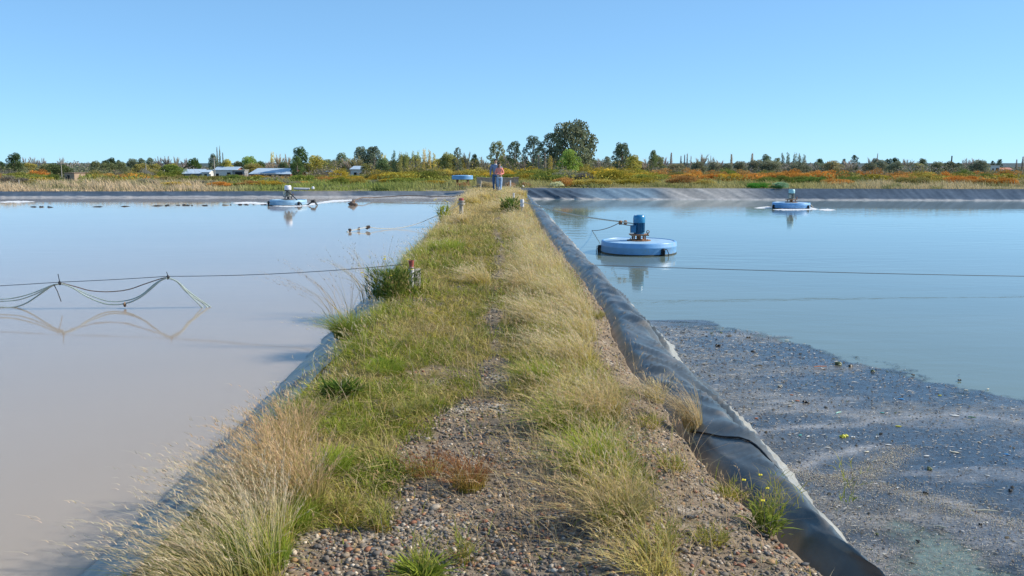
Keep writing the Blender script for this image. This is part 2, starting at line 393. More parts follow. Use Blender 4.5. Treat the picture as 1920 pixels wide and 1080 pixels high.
# lapped sheet edge: its shadow line drawn as a black tube across the roll
def on_liner(y, t):
    i = int(np.argmin(abs(yl-y))); k = t/1.1*(NT-1); a = int(k); f = k-a; a = min(a, NT-2)
    return (LRX[i, a]*(1-f)+LRX[i, a+1]*f, y, LRZ[i, a]*(1-f)+LRZ[i, a+1]*f)
V = []; Fq = []
seam = [(5.35, 0.20), (5.15, 0.30), (4.95, 0.40), (4.7, 0.47), (4.45, 0.52), (4.2, 0.58), (3.95, 0.66), (3.75, 0.78), (3.62, 0.90)]
sy = np.linspace(5.35, 3.62, 70); st = np.interp(-sy, [-a for a, b in seam], [b for a, b in seam]) + 0.02*(vn(sy*6, 0*sy, 79)-0.5)
for k, (a, b) in enumerate(zip(sy, st)):
    lift = 0.022+0.016*float(vn(a*5, 0.3, 80)); p0 = on_liner(a-0.05, max(0.02, b-0.10)); p1 = on_liner(a, b)
    V += [(p0[0]-0.0, p0[1], p0[2]+0.002), (p1[0]+0.004, p1[1], p1[2]+lift), (p1[0]+0.014, p1[1]+0.002, p1[2]+0.002)]
    if k: q = (k-1)*3; Fq += [(q, q+1, q+4, q+3), (q+1, q+2, q+5, q+4)]
mb = MB(); mb.tube([(a_[0], a_[1], a_[2]+.006) for a_ in [on_liner(a, b) for a, b in zip(sy, st)]], [.0035+.004*float(vn(a*4, .2, 78)) for a in sy], 6)
mb.build('lap_shade_line', surf('seam_shade_black', (0.008, 0.008, 0.009), 0.6, 0.1, 20, 0), liner_r, True)

yl2 = yl[yl < 47.3]; NT2 = 30
T = np.repeat(np.linspace(0, 1.1, NT2)[None, :], len(yl2), 0); Yy = np.repeat(yl2[:, None], NT2, 1)
x0 = xl(yl2)[:, None]; xe = np.interp(yl2, [0, 4, 7, 9.7, 12, 16, 20, 30, 45], [2.06, 2.02, 1.98, 1.92, 1.90, 1.90, 1.90, 1.95, 2.2])[:, None]; X = x0+0.03-(xe+x0+0.03)*T*1.0; Z = -0.06-0.23*T**1.3-0.03*T
fold = (ridged(Yy*0.9+T*1.5, T*0.8, 81)**3-0.3)*0.04+(ridged(Yy*2.7+T*2, T, 82)**4-0.2)*0.012
Z += fold*sstep(0, 0.3, T); X -= 0.08*(vn(Yy*0.7, 0*Yy, 83)-0.5)*T
dust = ridged(Yy*2+T, T*2, 84)**3*0.3
C = base*0.9*(1-dust[..., None])+dc*0.8*dust[..., None]
dk = sstep(0.86, 0.92, T)[..., None]; C = C*(1-dk)+np.array([0.02, 0.022, 0.028])*dk
ob = mk('pond_liner', np.stack([X, Yy, Z], -1).reshape(-1, 3)[:, :], grid_faces(*X.shape)[:, ::-1], M_liner, col=C.reshape(-1, 3), smooth=True)
tag(ob, 'smooth dark plastic liner dipping into milky water along the path', 'pond liner', 'pond liners')

def far_liner(x0, x1, zw, label, seed, side):
    xs = np.arange(x0, x1, 0.09); nt_ = 16
    T = np.repeat(np.linspace(0, 1.12, nt_)[None, :], len(xs), 0); Xx = np.repeat(xs[:, None], nt_, 1)
    run = 1.5 if side == 'r' else 0.9
    slant = 1.1*sstep(30, 6, Xx)*T if side == 'r' else 0.3*T
    dr = ridged(Xx*0.9-slant*1.2, T*0.3, seed)**3; d2 = ridged(Xx*2.7-slant*3, T*0.5, seed+1)**3
    a = 0.17*np.exp(-np.abs(Xx-4)/5)+0.04
    Y = bank_y(Xx)-run*T - (dr-0.3)*a*sstep(0, .2, T) - (d2-.3)*0.05
    Z = 0.03-(0.03-zw)*np.clip(T, 0, 2)**0.9 + (dr-0.3)*a*0.6*sstep(0, .2, T)
    b = np.array([0.06, 0.075, 0.095]); pal = np.array([0.50, 0.46, 0.42]); blu = np.array([0.20, 0.28, 0.34]); be = np.array([0.46, 0.42, 0.37])
    C = b*(0.7+0.9*fbm(Xx*1.3, T*2, seed+3)[..., None])
    if side == 'r':
        w1 = (sstep(4.5, 6.5, Xx)*(1-sstep(9, 11, Xx)))[..., None]*0.75; w2 = (sstep(9, 11, Xx)*(1-sstep(13.5, 17, Xx)))[..., None]*0.8
        C = C*(1-w1)+blu*w1; C = C*(1-w2)+be*(0.7+0.5*dr[..., None])*w2
        w3 = (sstep(0.76, 0.90, T+0.15*(fbm(Xx*3, T, seed+4)-0.5)))[..., None]*0.85; C = C*(1-w3)+pal*w3
    else:
        w1 = (sstep(-11.5, -10, Xx)*(1-sstep(-8.8, -7.6, Xx)))[..., None]*0.7; C = C*(1-w1)+np.array([0.30, 0.27, 0.24])*w1
        w4 = sstep(-8, -6, Xx)[..., None]*0.4; C = C*(1-w4)+np.array([0.25, 0.25, 0.24])*w4
        w3 = (sstep(0.62, 0.74, T+0.2*(fbm(Xx*4, T, seed+4)-0.5))*(1-sstep(0.90, 0.96, T)))[..., None]*0.7; C = C*(1-w3)+pal*w3
        w5 = sstep(0.90, 0.95, T)[..., None]; C = C*(1-w5)+np.array([0.03, 0.03, 0.035])*w5
    o = mk('pond_liner', np.stack([Xx, Y, Z], -1).reshape(-1, 3), grid_faces(*Xx.shape)[:, ::-1], M_liner, col=C.reshape(-1, 3), smooth=True)
    tag(o, label, 'pond liner', 'pond liners')
far_liner(-110, -1.2, ZL-0.03, 'dark liner with pale waterline along the far bank of the milky pond', 90, 'l')
far_liner(1.3, 110, ZR-0.06, 'deeply folded liner along the far bank of the blue pond', 95, 'r')
# earth of the causeway under path and liners
mb = MB(); mb.box((0, 24, -1.9), (2.4, 60, 3.2)); o = mb.build('embankment', M_bark); tag(o, 'earth core of the causeway', kind='structure')

# ------------------------------------------------------------------ blades
def blades(x, y, z, h, wd, lx, ly, colb, colt, k=3, lance=False, droop=0.35):
    n = len(x); x, y, z, h, wd, lx, ly = [np.broadcast_to(np.asarray(a, float), n) for a in (x, y, z, h, wd, lx, ly)]
    an = rng.uniform(0, math.pi, n); wx = np.cos(an)*wd/2; wy = np.sin(an)*wd/2
    S = np.arange(k+1)/k; V = np.zeros((n, 2*k+1, 3)); C = np.zeros((n, 2*k+1, 3))
    colb = np.broadcast_to(colb, (n, 3)); colt = np.broadcast_to(colt, (n, 3))
    L = np.hypot(lx, ly)
    for i, s in enumerate(S):
        cx = x+lx*h*s*s; cy = y+ly*h*s*s; cz = z+h*(s-droop*np.minimum(L, 1.3)*s*s)
        c = colb*(1-s)+colt*s
        if i < k:
            g_ = (math.sin(math.pi*(0.15+0.8*s)) if lance else (1-s)**0.6)
            V[:, 2*i] = np.stack([cx-wx*g_, cy-wy*g_, cz], 1); V[:, 2*i+1] = np.stack([cx+wx*g_, cy+wy*g_, cz], 1)
            C[:, 2*i] = c; C[:, 2*i+1] = c
        else:
            V[:, 2*i] = np.stack([cx, cy, cz], 1); C[:, 2*i] = c
    b = (np.arange(n)*(2*k+1))[:, None]; F = []
    for i in range(k-1): F += [[2*i, 2*i+1, 2*i+3], [2*i, 2*i+3, 2*i+2]]
    F += [[2*k-2, 2*k-1, 2*k]]
    F = (b[:, None, :]+np.array(F)[None]).reshape(-1, 3)
    return V.reshape(-1, 3), F, C.reshape(-1, 3)
def merge(parts):
    V = []; F = []; C = []; o = 0
    for v, f, c in parts:
        if not len(v): continue
        V.append(v); F.append(f+o); C.append(c); o += len(v)
    return np.concatenate(V), np.concatenate(F), np.concatenate(C)
def jit(c, n, a=0.25):
    c = np.asarray(c, float); k = 1+rng.uniform(-a, a, (n, 1)); h = rng.uniform(-a*0.35, a*0.35, (n, 3)); return np.clip(c*(k+h), 0, 1)
STRAW = np.array([0.66, 0.51, 0.24]); PALE = np.array([0.74, 0.61, 0.38]); OLIVE = np.array([0.44, 0.38, 0.08])
GREEN = np.array([0.15, 0.21, 0.035]); LIME = np.array([0.37, 0.41, 0.06]); DARKG = np.array([0.04, 0.075, 0.02])
RUST = np.array([0.32, 0.15, 0.07]); TAN = np.array([0.50, 0.35, 0.20])
WIND = (-0.40, 0.05)

def scatter(y0, y1, n, power=1.0):
    """points on the path, denser close by"""
    u = rng.uniform(0, 1, n); y = (y0**(1-power)+(y1**(1-power)-y0**(1-power))*u)**(1/(1-power)) if power != 1 else y0*(y1/y0)**u
    a, b = xl(y), xr(y); x = a+(b-a)*rng.uniform(0, 1, n); return x, y

# short turf
x, y = scatter(2.6, 52, 190000, 1.35)
t = track(x, y); e = np.minimum(x-xl(y), xr(y)-x)
keep = rng.uniform(0, 1, len(x)) > np.clip(t*1.08, 0, 0.985)
keep &= ~((y > 6) & (rng.uniform(0, 1, len(x)) < 0.25))
x, y, t = x[keep], y[keep], t[keep]; n = len(x)
lod = np.maximum(1, y/7.0)
zone = fbm(x*1.6, y*1.1, 101, 4); z2 = fbm(x*4, y*3, 102, 3)
farw = sstep(17, 26, y)[:, None]
gcol = OLIVE*(1-sstep(0.45, 0.60, zone))[:, None]+LIME*0.8*sstep(0.45, 0.60, zone)[:, None]
gw = sstep(0.56, 0.66, z2)[:, None]; gcol = gcol*(1-gw*0.7)+GREEN*gw*0.7
sw = sstep(0.48, 0.36, z2)[:, None]; gcol = gcol*(1-0.55*sw)+STRAW*0.8*0.55*sw
gcol = gcol*(1-farw*0.8)+STRAW*farw*0.8
gcol = gcol*(1+rng.uniform(-.5, .45, (n, 1)))+rng.uniform(-.02, .02, (n, 3)); gcol = np.clip(gcol, 0.01, 1)
dead = rng.uniform(0, 1, n) < 0.22; gcol[dead] = jit(STRAW, dead.sum(), 0.3)
h = rng.uniform(0.02, 0.065, n)*(1+0.8*sstep(0.5, 0.7, zone))*(1+0.2*lod)
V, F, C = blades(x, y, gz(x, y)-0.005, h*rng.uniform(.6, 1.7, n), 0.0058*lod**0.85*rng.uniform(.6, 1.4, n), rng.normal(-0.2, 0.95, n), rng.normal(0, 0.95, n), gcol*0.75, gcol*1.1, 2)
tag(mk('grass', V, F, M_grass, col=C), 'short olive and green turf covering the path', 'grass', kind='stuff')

# taller grass: the ridge along the right of the walked line and the left shoulder
def tall(name, label, x, y, h, cb, ct, lean, spread, wd=0.005, k=3, heads=0.0, headcol=PALE):
    n = len(x); lod = np.maximum(1, y/8.0)
    parts = [blades(x, y, gz(x, y)-0.01, h, wd*lod**0.85, lean[0]+rng.normal(0, spread, n), lean[1]+rng.normal(0, spread, n), cb, ct, k)]
    if heads:
        m = rng.uniform(0, 1, n) < heads; xx, yy, hh = x[m], y[m], h[m]*rng.uniform(1.1, 1.5, m.sum()); q = m.sum()
        lx = lean[0]+rng.normal(0, spread*0.7, q); ly = lean[1]+rng.normal(0, spread*0.7, q)
        parts.append(blades(xx, yy, gz(xx, yy), hh, 0.0022*lod[m]**0.85, lx, ly, jit(headcol, q), jit(headcol, q), 3))
        for r_ in range(5):                    # seeds on the upper third of each stalk
            s = rng.uniform(0.68, 1.0, q); L = np.hypot(lx, ly)
            hx = xx+lx*hh*s*s; hy = yy+ly*hh*s*s; hz = gz(xx, yy)+hh*(s-0.35*np.minimum(L, 1.3)*s*s)
            parts.append(blades(hx, hy, hz, rng.uniform(.02, .04, q)*(1+0.1*lod[m]), 0.004*lod[m]**0.85, lx*1.3+rng.normal(0, .5, q), ly+rng.normal(0, .5, q), jit(headcol, q), jit(headcol, q), 2))
    V, F, C = merge(parts); return tag(mk(name, V, F, M_grass, col=C), label, 'grass', kind='stuff')

n = 78000; x, y = scatter(3.3, 50, n, 1.25)
rw = np.interp(y, [3.3, 4.5, 6, 9, 20, 30, 50], [0.10, 0.18, 0.26, 0.32, 0.36, 0.5, 0.8]); rc = np.interp(y, [3.3, 4.5, 6, 9, 20, 50], [0.62, 0.52, 0.55, 0.65, 0.70, 0.6])
pr = np.exp(-((x-rc)/rw)**2)*(0.12+1.6*sstep(.32, .68, fbm(x*3.2, y*2.2, 111, 3))); pr *= (1-0.9*(track(x, y) > 0.6))*np.interp(y, [3.3, 5, 7], [.45, .7, 1])
m = rng.uniform(0, 1, n) < pr*1.15; x, y = x[m], y[m]; n = len(x)
hn = fbm(x*2.1, y*1.2, 112, 3); h = (0.06+0.26*hn*rng.uniform(.5, 1.1, n))*(1+.45*sstep(8, 12, y))*(0.75+0.45*np.exp(-((x-rc[m])/rw[m])**2))
mixs = np.clip(sstep(0.38, 0.58, fbm(x*1.8, y*1.1, 113, 3))+sstep(6, 12, y)*0.55, 0, 1)[:, None]
cb = jit(LIME*0.75, n)*(1-mixs*0.6)+jit(STRAW*0.8, n)*mixs*0.6; ct = jit(OLIVE*1.4, n, .4)*(1-mixs)+jit(STRAW*1.3, n, .4)*mixs
tall('grass', 'tall green and straw grass leaning along the right of the walked track', x, y, h, cb, ct, WIND, 0.62, heads=0.12, headcol=PALE*0.95)

n = 5200; x, y = scatter(3.4, 40, n, 1.3); rc2 = np.interp(y, [3.3, 4.5, 6, 9, 20, 50], [0.62, 0.52, 0.55, 0.65, 0.70, 0.6])
k = rng.uniform(0, 1, n) < np.exp(-((x-rc2)/.42)**2)+.10; x, y = x[k], y[k]; n = len(x)
tall('grass', 'scattered dead stalks sticking out of the path grass at all angles', x, y, rng.uniform(.12, .38, n), jit(TAN, n, .3), jit(PALE, n, .3), (-.35, 0), 0.75, wd=0.0035, heads=0.8, headcol=TAN*1.2)
n = 50000; x, y = scatter(5.5, 50, n, 1.2)
x = x-0.10*(x < -1.1); cL = xl(y)+0.16; pr = np.exp(-((x-cL)/np.interp(y, [5, 20, 50], [0.20, 0.35, 0.8]))**2)*(0.25+1.2*sstep(0.4, 0.65, fbm(x*1.5, y*0.9, 121, 3)))
m = rng.uniform(0, 1, n) < pr; x, y = x[m], y[m]; n = len(x)
h = 0.05+0.20*rng.uniform(.2, 1, n)*(.4+.6*sstep(6, 12, y))+0.02; mixs = sstep(12, 26, y)[:, None]
cb = jit(LIME*0.8, n)*(1-mixs)+jit(STRAW, n)*mixs; ct = jit(LIME*1.0, n)*(1-mixs)+jit(STRAW*1.15, n)*mixs
tall('grass', 'green and straw grass on the left shoulder of the path', x, y, h, cb, ct, (-0.35, 0), 0.6, heads=0.14)

# ------------------------------------------------------------------ pebbles
ico_v = []; ph = (1+5**.5)/2
for a, b in ((-1, ph), (1, ph), (-1, -ph), (1, -ph)): ico_v.append((a, b, 0))
for a, b in ((-1, ph), (1, ph), (-1, -ph), (1, -ph)): ico_v.append((0, a, b))
for a, b in ((ph, -1), (ph, 1), (-ph, -1), (-ph, 1)): ico_v.append((a, 0, b))
ICO = np.array(ico_v)/math.hypot(1, ph)
ICOF = np.array([(0, 11, 5), (0, 5, 1), (0, 1, 7), (0, 7, 10), (0, 10, 11), (1, 5, 9), (5, 11, 4), (11, 10, 2), (10, 7, 6), (7, 1, 8), (3, 9, 4), (3, 4, 2), (3, 2, 6), (3, 6, 8), (3, 8, 9), (4, 9, 5), (2, 4, 11), (6, 2, 10), (8, 6, 7), (9, 8, 1)])
PC = np.array([[.16, .15, .145], [.10, .11, .13], [.24, .21, .18], [.30, .24, .17], [.27, .13, .085], [.36, .24, .13], [.45, .41, .36], [.20, .16, .14], [.14, .12, .10], [.55, .50, .44]])
PC = PC*np.array([1.08, .97, .84])*.92
PW = np.array([.2, .14, .15, .11, .07, .06, .06, .11, .07, .03]); PW = PW/PW.sum()
def pebbles(x, y, z, s, flat=0.6):
    n = len(x); a = rng.uniform(0, 6.28, n); sx = s*rng.uniform(.8, 1.35, n); sy_ = s*rng.uniform(.65, 1.0, n); sz = s*rng.uniform(.4, .75, n)*flat/0.6
    J = ICO[None]*(1+rng.uniform(-.16, .16, (n, 12, 1))); vx = J[..., 0]*sx[:, None]; vy = J[..., 1]*sy_[:, None]; vz = J[..., 2]*sz[:, None]
    ca, sa = np.cos(a)[:, None], np.sin(a)[:, None]
    V = np.stack([x[:, None]+vx*ca-vy*sa, y[:, None]+vx*sa+vy*ca, (z+sz*0.35)[:, None]+vz], -1)
    C = PC[rng.choice(len(PC), n, p=PW)]*rng.uniform(.75, 1.3, (n, 1)); C = np.repeat(C[:, None, :], 12, 1)
    F = (np.arange(n)*12)[:, None, None]+ICOF[None]
    return V.reshape(-1, 3), F.reshape(-1, 3), C.reshape(-1, 3)
x, y = scatter(2.7, 15, 90000, 2.0)
keep = rng.uniform(0, 1, len(x)) < track(x, y)*(0.35+0.9*sstep(0.35, 0.6, fbm(x*3, y*3, 131, 3)))
x, y = x[keep][:34000], y[keep][:34000]; n = len(x)
s = 0.0035+0.012*rng.uniform(0, 1, n)**3.0; s *= np.maximum(1, y/7)
V, F, C = pebbles(x, y, gz(x, y), s)
tag(mk('gravel', V, F, M_stone, col=C, smooth=True), 'fine mixed gravel strewn over the bare parts of the path', 'gravel', kind='stuff')
# the stones one can pick out, parts of the path
x, y = scatter(3.1, 9, 6000, 2.2); k = track(x, y) > 0.5; x, y = x[k][:290], y[k][:290]
protos = []
for i in range(10):
    V, F, C = pebbles(np.zeros(1), np.zeros(1), np.zeros(1)-0.0, np.ones(1)); V -= V.mean(0); C[:] = PC[i]*R.uniform(.9, 1.15)
    o = mk('stone', V, F, M_stone, path, col=C, smooth=True); protos.append(o)
for i in range(len(x)):
    o = protos[i] if i < 10 else protos[R.choices(range(10), PW)[0]].copy()
    if i >= 10: COL.objects.link(o); o.parent = path
    sz = R.uniform(0.013, 0.023)*(1.45 if R.random() < 0.12 else 1)
    o.location = (x[i], y[i], float(gz(x[i], y[i]))+sz*0.30); o.scale = (sz, sz*R.uniform(.8, 1), sz*R.uniform(.75, 1)); o.rotation_euler = (R.uniform(-.2, .2), R.uniform(-.2, .2), R.uniform(0, 6.3))

# ------------------------------------------------------------------ single plants on the path
def tussock(px, py, label, n=500, r=0.09, h=(0.2, 0.45), cb=LIME, ct=STRAW, lean=(-0.45, 0), spread=0.35, heads=0.3, hc=PALE, wd=0.004, name='grass_tussock', cat='grass tussock', group=None, z=None):
    x0, y0 = P(px, py, 0.0); lodm = max(1, y0/8)
    a = rng.uniform(0, 6.28, n); rr = r*np.sqrt(rng.uniform(0, 1, n)); ox = rr*np.cos(a); oy = rr*np.sin(a)
    hh = rng.uniform(h[0], h[1], n); z0 = float(gz(x0, y0))-0.012 if z is None else z
    lx = lean[0]+ox/r*spread*1.1+rng.normal(0, spread*0.6, n); ly = lean[1]+oy/r*spread*1.1+rng.normal(0, spread*0.6, n)
    parts = [blades(ox, oy, 0*ox, hh, wd*lodm**0.8, lx, ly, jit(cb, n), jit(ct, n), 4)]
    if heads:
        q = int(n*heads); i = rng.integers(0, n, q); H = hh[i]*rng.uniform(1.05, 1.25, q); lx2 = lx[i]*1.1-0.05; ly2 = ly[i]
        parts.append(blades(ox[i], oy[i], 0*H, H, 0.0020*lodm**0.8, lx2, ly2, jit(STRAW, q), jit(hc, q), 5))
        L = np.minimum(np.hypot(lx2, ly2), 1.3)
        for r_ in range(9):
            s = rng.uniform(0.66, 1.0, q)
            parts.append(blades(ox[i]+lx2*H*s*s, oy[i]+ly2*H*s*s, H*(s-0.35*L*s*s), rng.uniform(.015, .035, q), 0.0035*lodm**0.8, lx2*1.6+rng.normal(0, .4, q), ly2+rng.normal(0, .4, q), jit(hc, q), jit(hc, q), 2))
    V, F, C = merge(parts); o = mk(name, V, F, M_grass, col=C); o.location = (x0, y0, z0)
    return tag(o, label, cat, group)

G1 = 'grass tussocks on the path'
FEA = np.array([0.66, 0.53, 0.35])
tussock(455, 1085, 'huge feathery pale tussock in the near corner, arching over the milky water', 260, 0.15, (0.2, 0.44), LIME*0.8, FEA, (-0.55, 0.1), 0.42, 0.5, FEA, group=G1)
tussock(385, 1125, 'silvery bent tussock lowest in the frame over the liner', 148, 0.11, (0.2, 0.36), OLIVE, FEA, (-0.8, 0.1), 0.34, 0.5, FEA, group=G1)
tussock(500, 1020, 'pale upright feathery tussock behind the huge one', 223, 0.11, (0.2, 0.38), OLIVE, FEA*0.95, (-0.35, 0.1), 0.40, 0.5, FEA, group=G1)
tussock(565, 955, 'green-bottomed tan tussock left of the gravel', 460, 0.11, (0.18, 0.42), LIME*0.7, TAN*1.2, (-0.25, 0), 0.40, 0.5, TAN*1.3, group=G1)
tussock(515, 905, 'reddish-tan tussock at the liner edge', 420, 0.12, (0.16, 0.40), OLIVE, TAN*1.1, (-0.25, 0.1), 0.42, 0.5, TAN*1.3, group=G1)
tussock(470, 955, 'grey-tan tussock hanging over the left liner', 380, 0.12, (0.16, 0.38), OLIVE, FEA*0.9, (-0.5, 0.1), 0.42, 0.5, FEA, group=G1)
tussock(545, 850, 'orange-tan tussock furthest from the camera in the left tussock row', 360, 0.11, (0.14, 0.36), OLIVE, TAN*1.1, (-0.2, 0), 0.42, 0.5, TAN*1.3, group=G1)
tussock(618, 890, 'round fresh green grass clump beside the tan tussocks', 900, 0.09, (0.08, 0.19), GREEN*1.2, LIME*1.2, (-0.1, 0), 0.6, 0.0, group=G1)
tussock(480, 1060, 'green grass clump under the huge feathery tussock', 900, 0.13, (0.10, 0.25), GREEN*1.3, LIME*1.2, (-0.1, 0), 0.5, 0.05, group=G1)
tussock(548, 985, 'small green clump at the foot of the tan tussock', 500, 0.08, (0.08, 0.19), GREEN*1.3, LIME*1.2, (0.1, 0), 0.6, 0.0, group=G1)
tussock(1165, 985, 'large green tussock spilling onto the gravel right of centre', 620, 0.10, (0.12, 0.28), GREEN*1.2, TAN*1.1, (-0.25, 0), 0.85, 0.15, STRAW, group=G1)
tussock(1215, 1075, 'straw-coloured loose tussock at the bottom right of the gravel', 170, 0.11, (0.08, 0.22), OLIVE*1.3, STRAW*1.1, (-0.45, 0.1), 0.8, 0.35, STRAW, group=G1)
tussock(1110, 880, 'green tussock with dark shadow on the gravel', 650, 0.13, (0.14, 0.30), GREEN*1.3, LIME*1.3, (-0.3, 0), 0.85, 0.1, STRAW, group=G1)
tussock(1050, 800, 'lime green tussock where gravel turns to grass', 600, 0.14, (0.12, 0.28), GREEN*1.3, LIME*1.25, (-0.35, 0), 0.85, 0.12, STRAW, group=G1)
tussock(1130, 790, 'olive tussock beside the pebbly right shoulder', 450, 0.12, (0.12, 0.3), OLIVE, TAN*1.2, (-0.4, 0), 0.85, 0.25, STRAW, group=G1)
tussock(1010, 720, 'dense green tussock beside the rusty weeds', 900, 0.13, (0.12, 0.26), GREEN*1.4, LIME*1.2, (-0.3, 0), 0.5, 0.1, STRAW, group=G1)
tussock(880, 905, 'thin orange-green tuft in the middle of the gravel', 350, 0.08, (0.08, 0.2), OLIVE, RUST*1.3, (-0.1, 0), 0.5, 0.3, RUST*1.2, group=G1)
tussock(800, 880, 'sparse rusty tuft on the gravel left of centre', 260, 0.10, (0.05, 0.14), OLIVE, RUST, (-0.1, 0), 0.6, 0.2, RUST, group=G1)
tussock(1300, 780, 'grey dead grass tuft bending over the right liner', 240, 0.06, (0.2, 0.38), STRAW*0.9, FEA*0.8, (-0.55, 0.1), 0.28, 0.3, FEA*0.8, group=G1)
tussock(1230, 735, 'small pale tuft on the pebbly shoulder by the liner', 200, 0.06, (0.12, 0.24), OLIVE, STRAW, (-0.4, 0.1), 0.4, 0.3, group=G1)
for i, (a, b, lab) in enumerate([(1090, 640, 'bleached feathery tussock nearest on the right ridge'), (1060, 560, 'bleached feathery tussock level with the near blue aerator cable'),
        (1085, 600, 'windblown pale tussock at the gravelly right edge'), (1040, 510, 'combed-over straw tussock beside the folded liner'), (1015, 470, 'straw tussock level with the floating blue disc'),
        (995, 440, 'small straw tussock short of the rope post'), (985, 540, 'leaning straw tussock beside the walked track'), (1015, 610, 'leaning straw-green tussock in the middle of the ridge'),
        (1075, 690, 'dry tussock above the pebbly shoulder'), (900, 530, 'arched feather-grass tussock left of the walked track'), (870, 420, 'straw tussock just beyond the grey pipe post')]):
    tussock(a, b, lab, 260, 0.15, (0.14, 0.38), OLIVE*1.1, STRAW*1.15, (-0.6, 0.15), 0.45, 0.8, PALE, group=G1)
for (a, b, lab) in [(905, 375, 'straw tussock left of the walking couple'), (885, 385, 'tall straw tussock nearest the red-topped pipe'), (948, 398, 'straw tussock between the couple and the rope post'),
                    (975, 370, 'straw tussock right of the walking couple')]:
    tussock(a, b, lab, 500, 0.35, (0.25, 0.5), OLIVE*1.3, STRAW*1.15, (-0.5, 0), 0.4, 0.4, PALE, group=G1)
tussock(655, 615, 'dark green spiky clump overhanging the milky water', 900, 0.15, (0.12, 0.36), DARKG*1.5, LIME, (-0.45, 0), 0.6, 0.05, STRAW, wd=0.005, group=G1)
tussock(640, 600, 'tall bare seed stalks rising from the spiky clump', 22, 0.12, (0.5, 0.95), TAN*0.8, TAN*0.8, (-0.5, 0.2), 0.35, 1.5, TAN*0.8, group=G1)
tussock(705, 550, 'tall pale seed stalks beside the yellow-flowered bush', 40, 0.2, (0.45, 0.85), STRAW*0.8, FEA*0.8, (-0.3, 0.1), 0.3, 1.2, FEA*0.8, group=G1)
tussock(720, 700, 'fresh green clump behind the thistle-leaved weed', 600, 0.15, (0.06, 0.16), GREEN*1.3, LIME, (0, 0), 0.6, 0.0, group=G1)
tussock(640, 820, 'low bright green clump before the thistle-leaved weed', 500, 0.14, (0.04, 0.12), GREEN*1.5, LIME*1.1, (0, 0), 0.7, 0.0, group=G1)
tussock(840, 470, 'bright green patch of tall grass on the left edge', 700, 0.3, (0.12, 0.28), GREEN*1.4, LIME*1.1, (-0.2, 0), 0.5, 0.05, group=G1)

M_flower = surf('yellow_petals', (0.75, 0.60, 0.03), 0.6, 0.1, 20, 0)
def leafy(px, py, label, n=60, r=0.04, ln=(0.08, 0.2), wd=0.02, cb=GREEN, ct=LIME, lean=(0, 0), flowers=0, stems=0, sh=0.3, name='broadleaf_weed', cat='weed', group=None, rise=0.0):
    x0, y0 = P(px, py, 0.0); root = empty(name, (x0, y0, float(gz(x0, y0))-0.01))
    a = rng.uniform(0, 6.28, n); hh = rng.uniform(ln[0], ln[1], n); sp = rng.uniform(0.3, 1.3, n)
    zz = rise*rng.uniform(0, 1, n)**1.3
    V, F, C = blades(r*np.cos(a)*rng.uniform(0, 1, n), r*np.sin(a)*rng.uniform(0, 1, n), zz, hh, wd*rng.uniform(.7, 1.2, n), lean[0]+np.cos(a)*sp, lean[1]+np.sin(a)*sp, jit(cb, n), jit(ct, n), 4, True, 0.45)
    mk('leaves', V, F, M_grass, root, col=C)
    if stems:
        tips = []; parts = []
        a = rng.uniform(0, 6.28, stems); hh = rng.uniform(.55, 1, stems)*sh; lx = lean[0]+rng.normal(0, .35, stems); ly = rng.normal(0, .35, stems)
        parts.append(blades(r*np.cos(a)*.6, r*np.sin(a)*.6, 0*a, hh, 0.004*max(1, y0/8)**.8, lx, ly, jit(LIME*.8, stems), jit(TAN*.7, stems), 4))
        L = np.minimum(np.hypot(lx, ly), 1.3)
        for k in range(7):
            s = rng.uniform(.35, 1, stems)
            parts.append(blades(r*np.cos(a)*.6+lx*hh*s*s, r*np.sin(a)*.6+ly*hh*s*s, hh*(s-.35*L*s*s), rng.uniform(.03, .10, stems), 0.004*max(1, y0/8)**.8, lx+rng.normal(0, .9, stems), ly+rng.normal(0, .9, stems), jit(LIME*.9, stems), jit(TAN*.9, stems), 2))
        V, F, C = merge(parts); mk('stems', V, F, M_grass, root, col=C)
        for k in range(flowers):
            j = R.randrange(stems); mb = MB(); c = Vector((r*math.cos(a[j])*.6+lx[j]*hh[j], r*math.sin(a[j])*.6+ly[j]*hh[j], hh[j]*(1-.35*L[j])))
            q = 0.0065*max(1, y0/7)**.8
            for p_ in range(4):
                an = p_*1.57+.4; mb.blob((math.cos(an)*q, math.sin(an)*q, 0), (q, q*.7, q*.5), 6, 4, rz=an)
            f = mb.build('flower', M_flower, root, True); f.location = c
    return tag(root, label, cat, group)
leafy(640, 755, 'dark green thistle-leaved rosette on the left of the path', 240, 0.11, (0.08, 0.19), 0.022, DARKG*1.5, GREEN*1.0, (0.05, 0), rise=.05)
leafy(655, 775, 'small bright green rosette touching the thistle-leaved one', 45, 0.04, (0.05, 0.10), 0.022, GREEN*1.3, LIME)
leafy(720, 690, 'low grey-green rosette deeper in the grass', 70, 0.06, (0.06, 0.12), 0.02, GREEN, GREEN*1.5)
leafy(790, 1075, 'bright green toothed weed at the bottom centre', 260, 0.08, (0.05, 0.15), 0.010, GREEN*1.3, LIME*0.9, (0, 0), 0, 14, 0.2)
leafy(1440, 960, 'yellow-flowered mustard weed leaning over the right liner', 110, 0.08, (0.05, 0.11), 0.014, GREEN*1.1, LIME*.8+0.03, (0.1, 0), 4, 26, 0.36, rise=0.10)
leafy(1590, 900, 'slim dry stalks rising beyond the mustard weed', 10, 0.05, (0.03, 0.06), 0.008, GREEN, LIME, (0.1, 0), 0, 6, 0.30)
bz = leafy(738, 556, 'dense dark green bush with yellow flowers by the red-topped pipe', 1700, 0.34, (0.05, 0.12), 0.013, DARKG*1.3, GREEN*1.2, (0, 0), 9, 110, 0.60, 'flowering_bush', 'bush', rise=0.34)
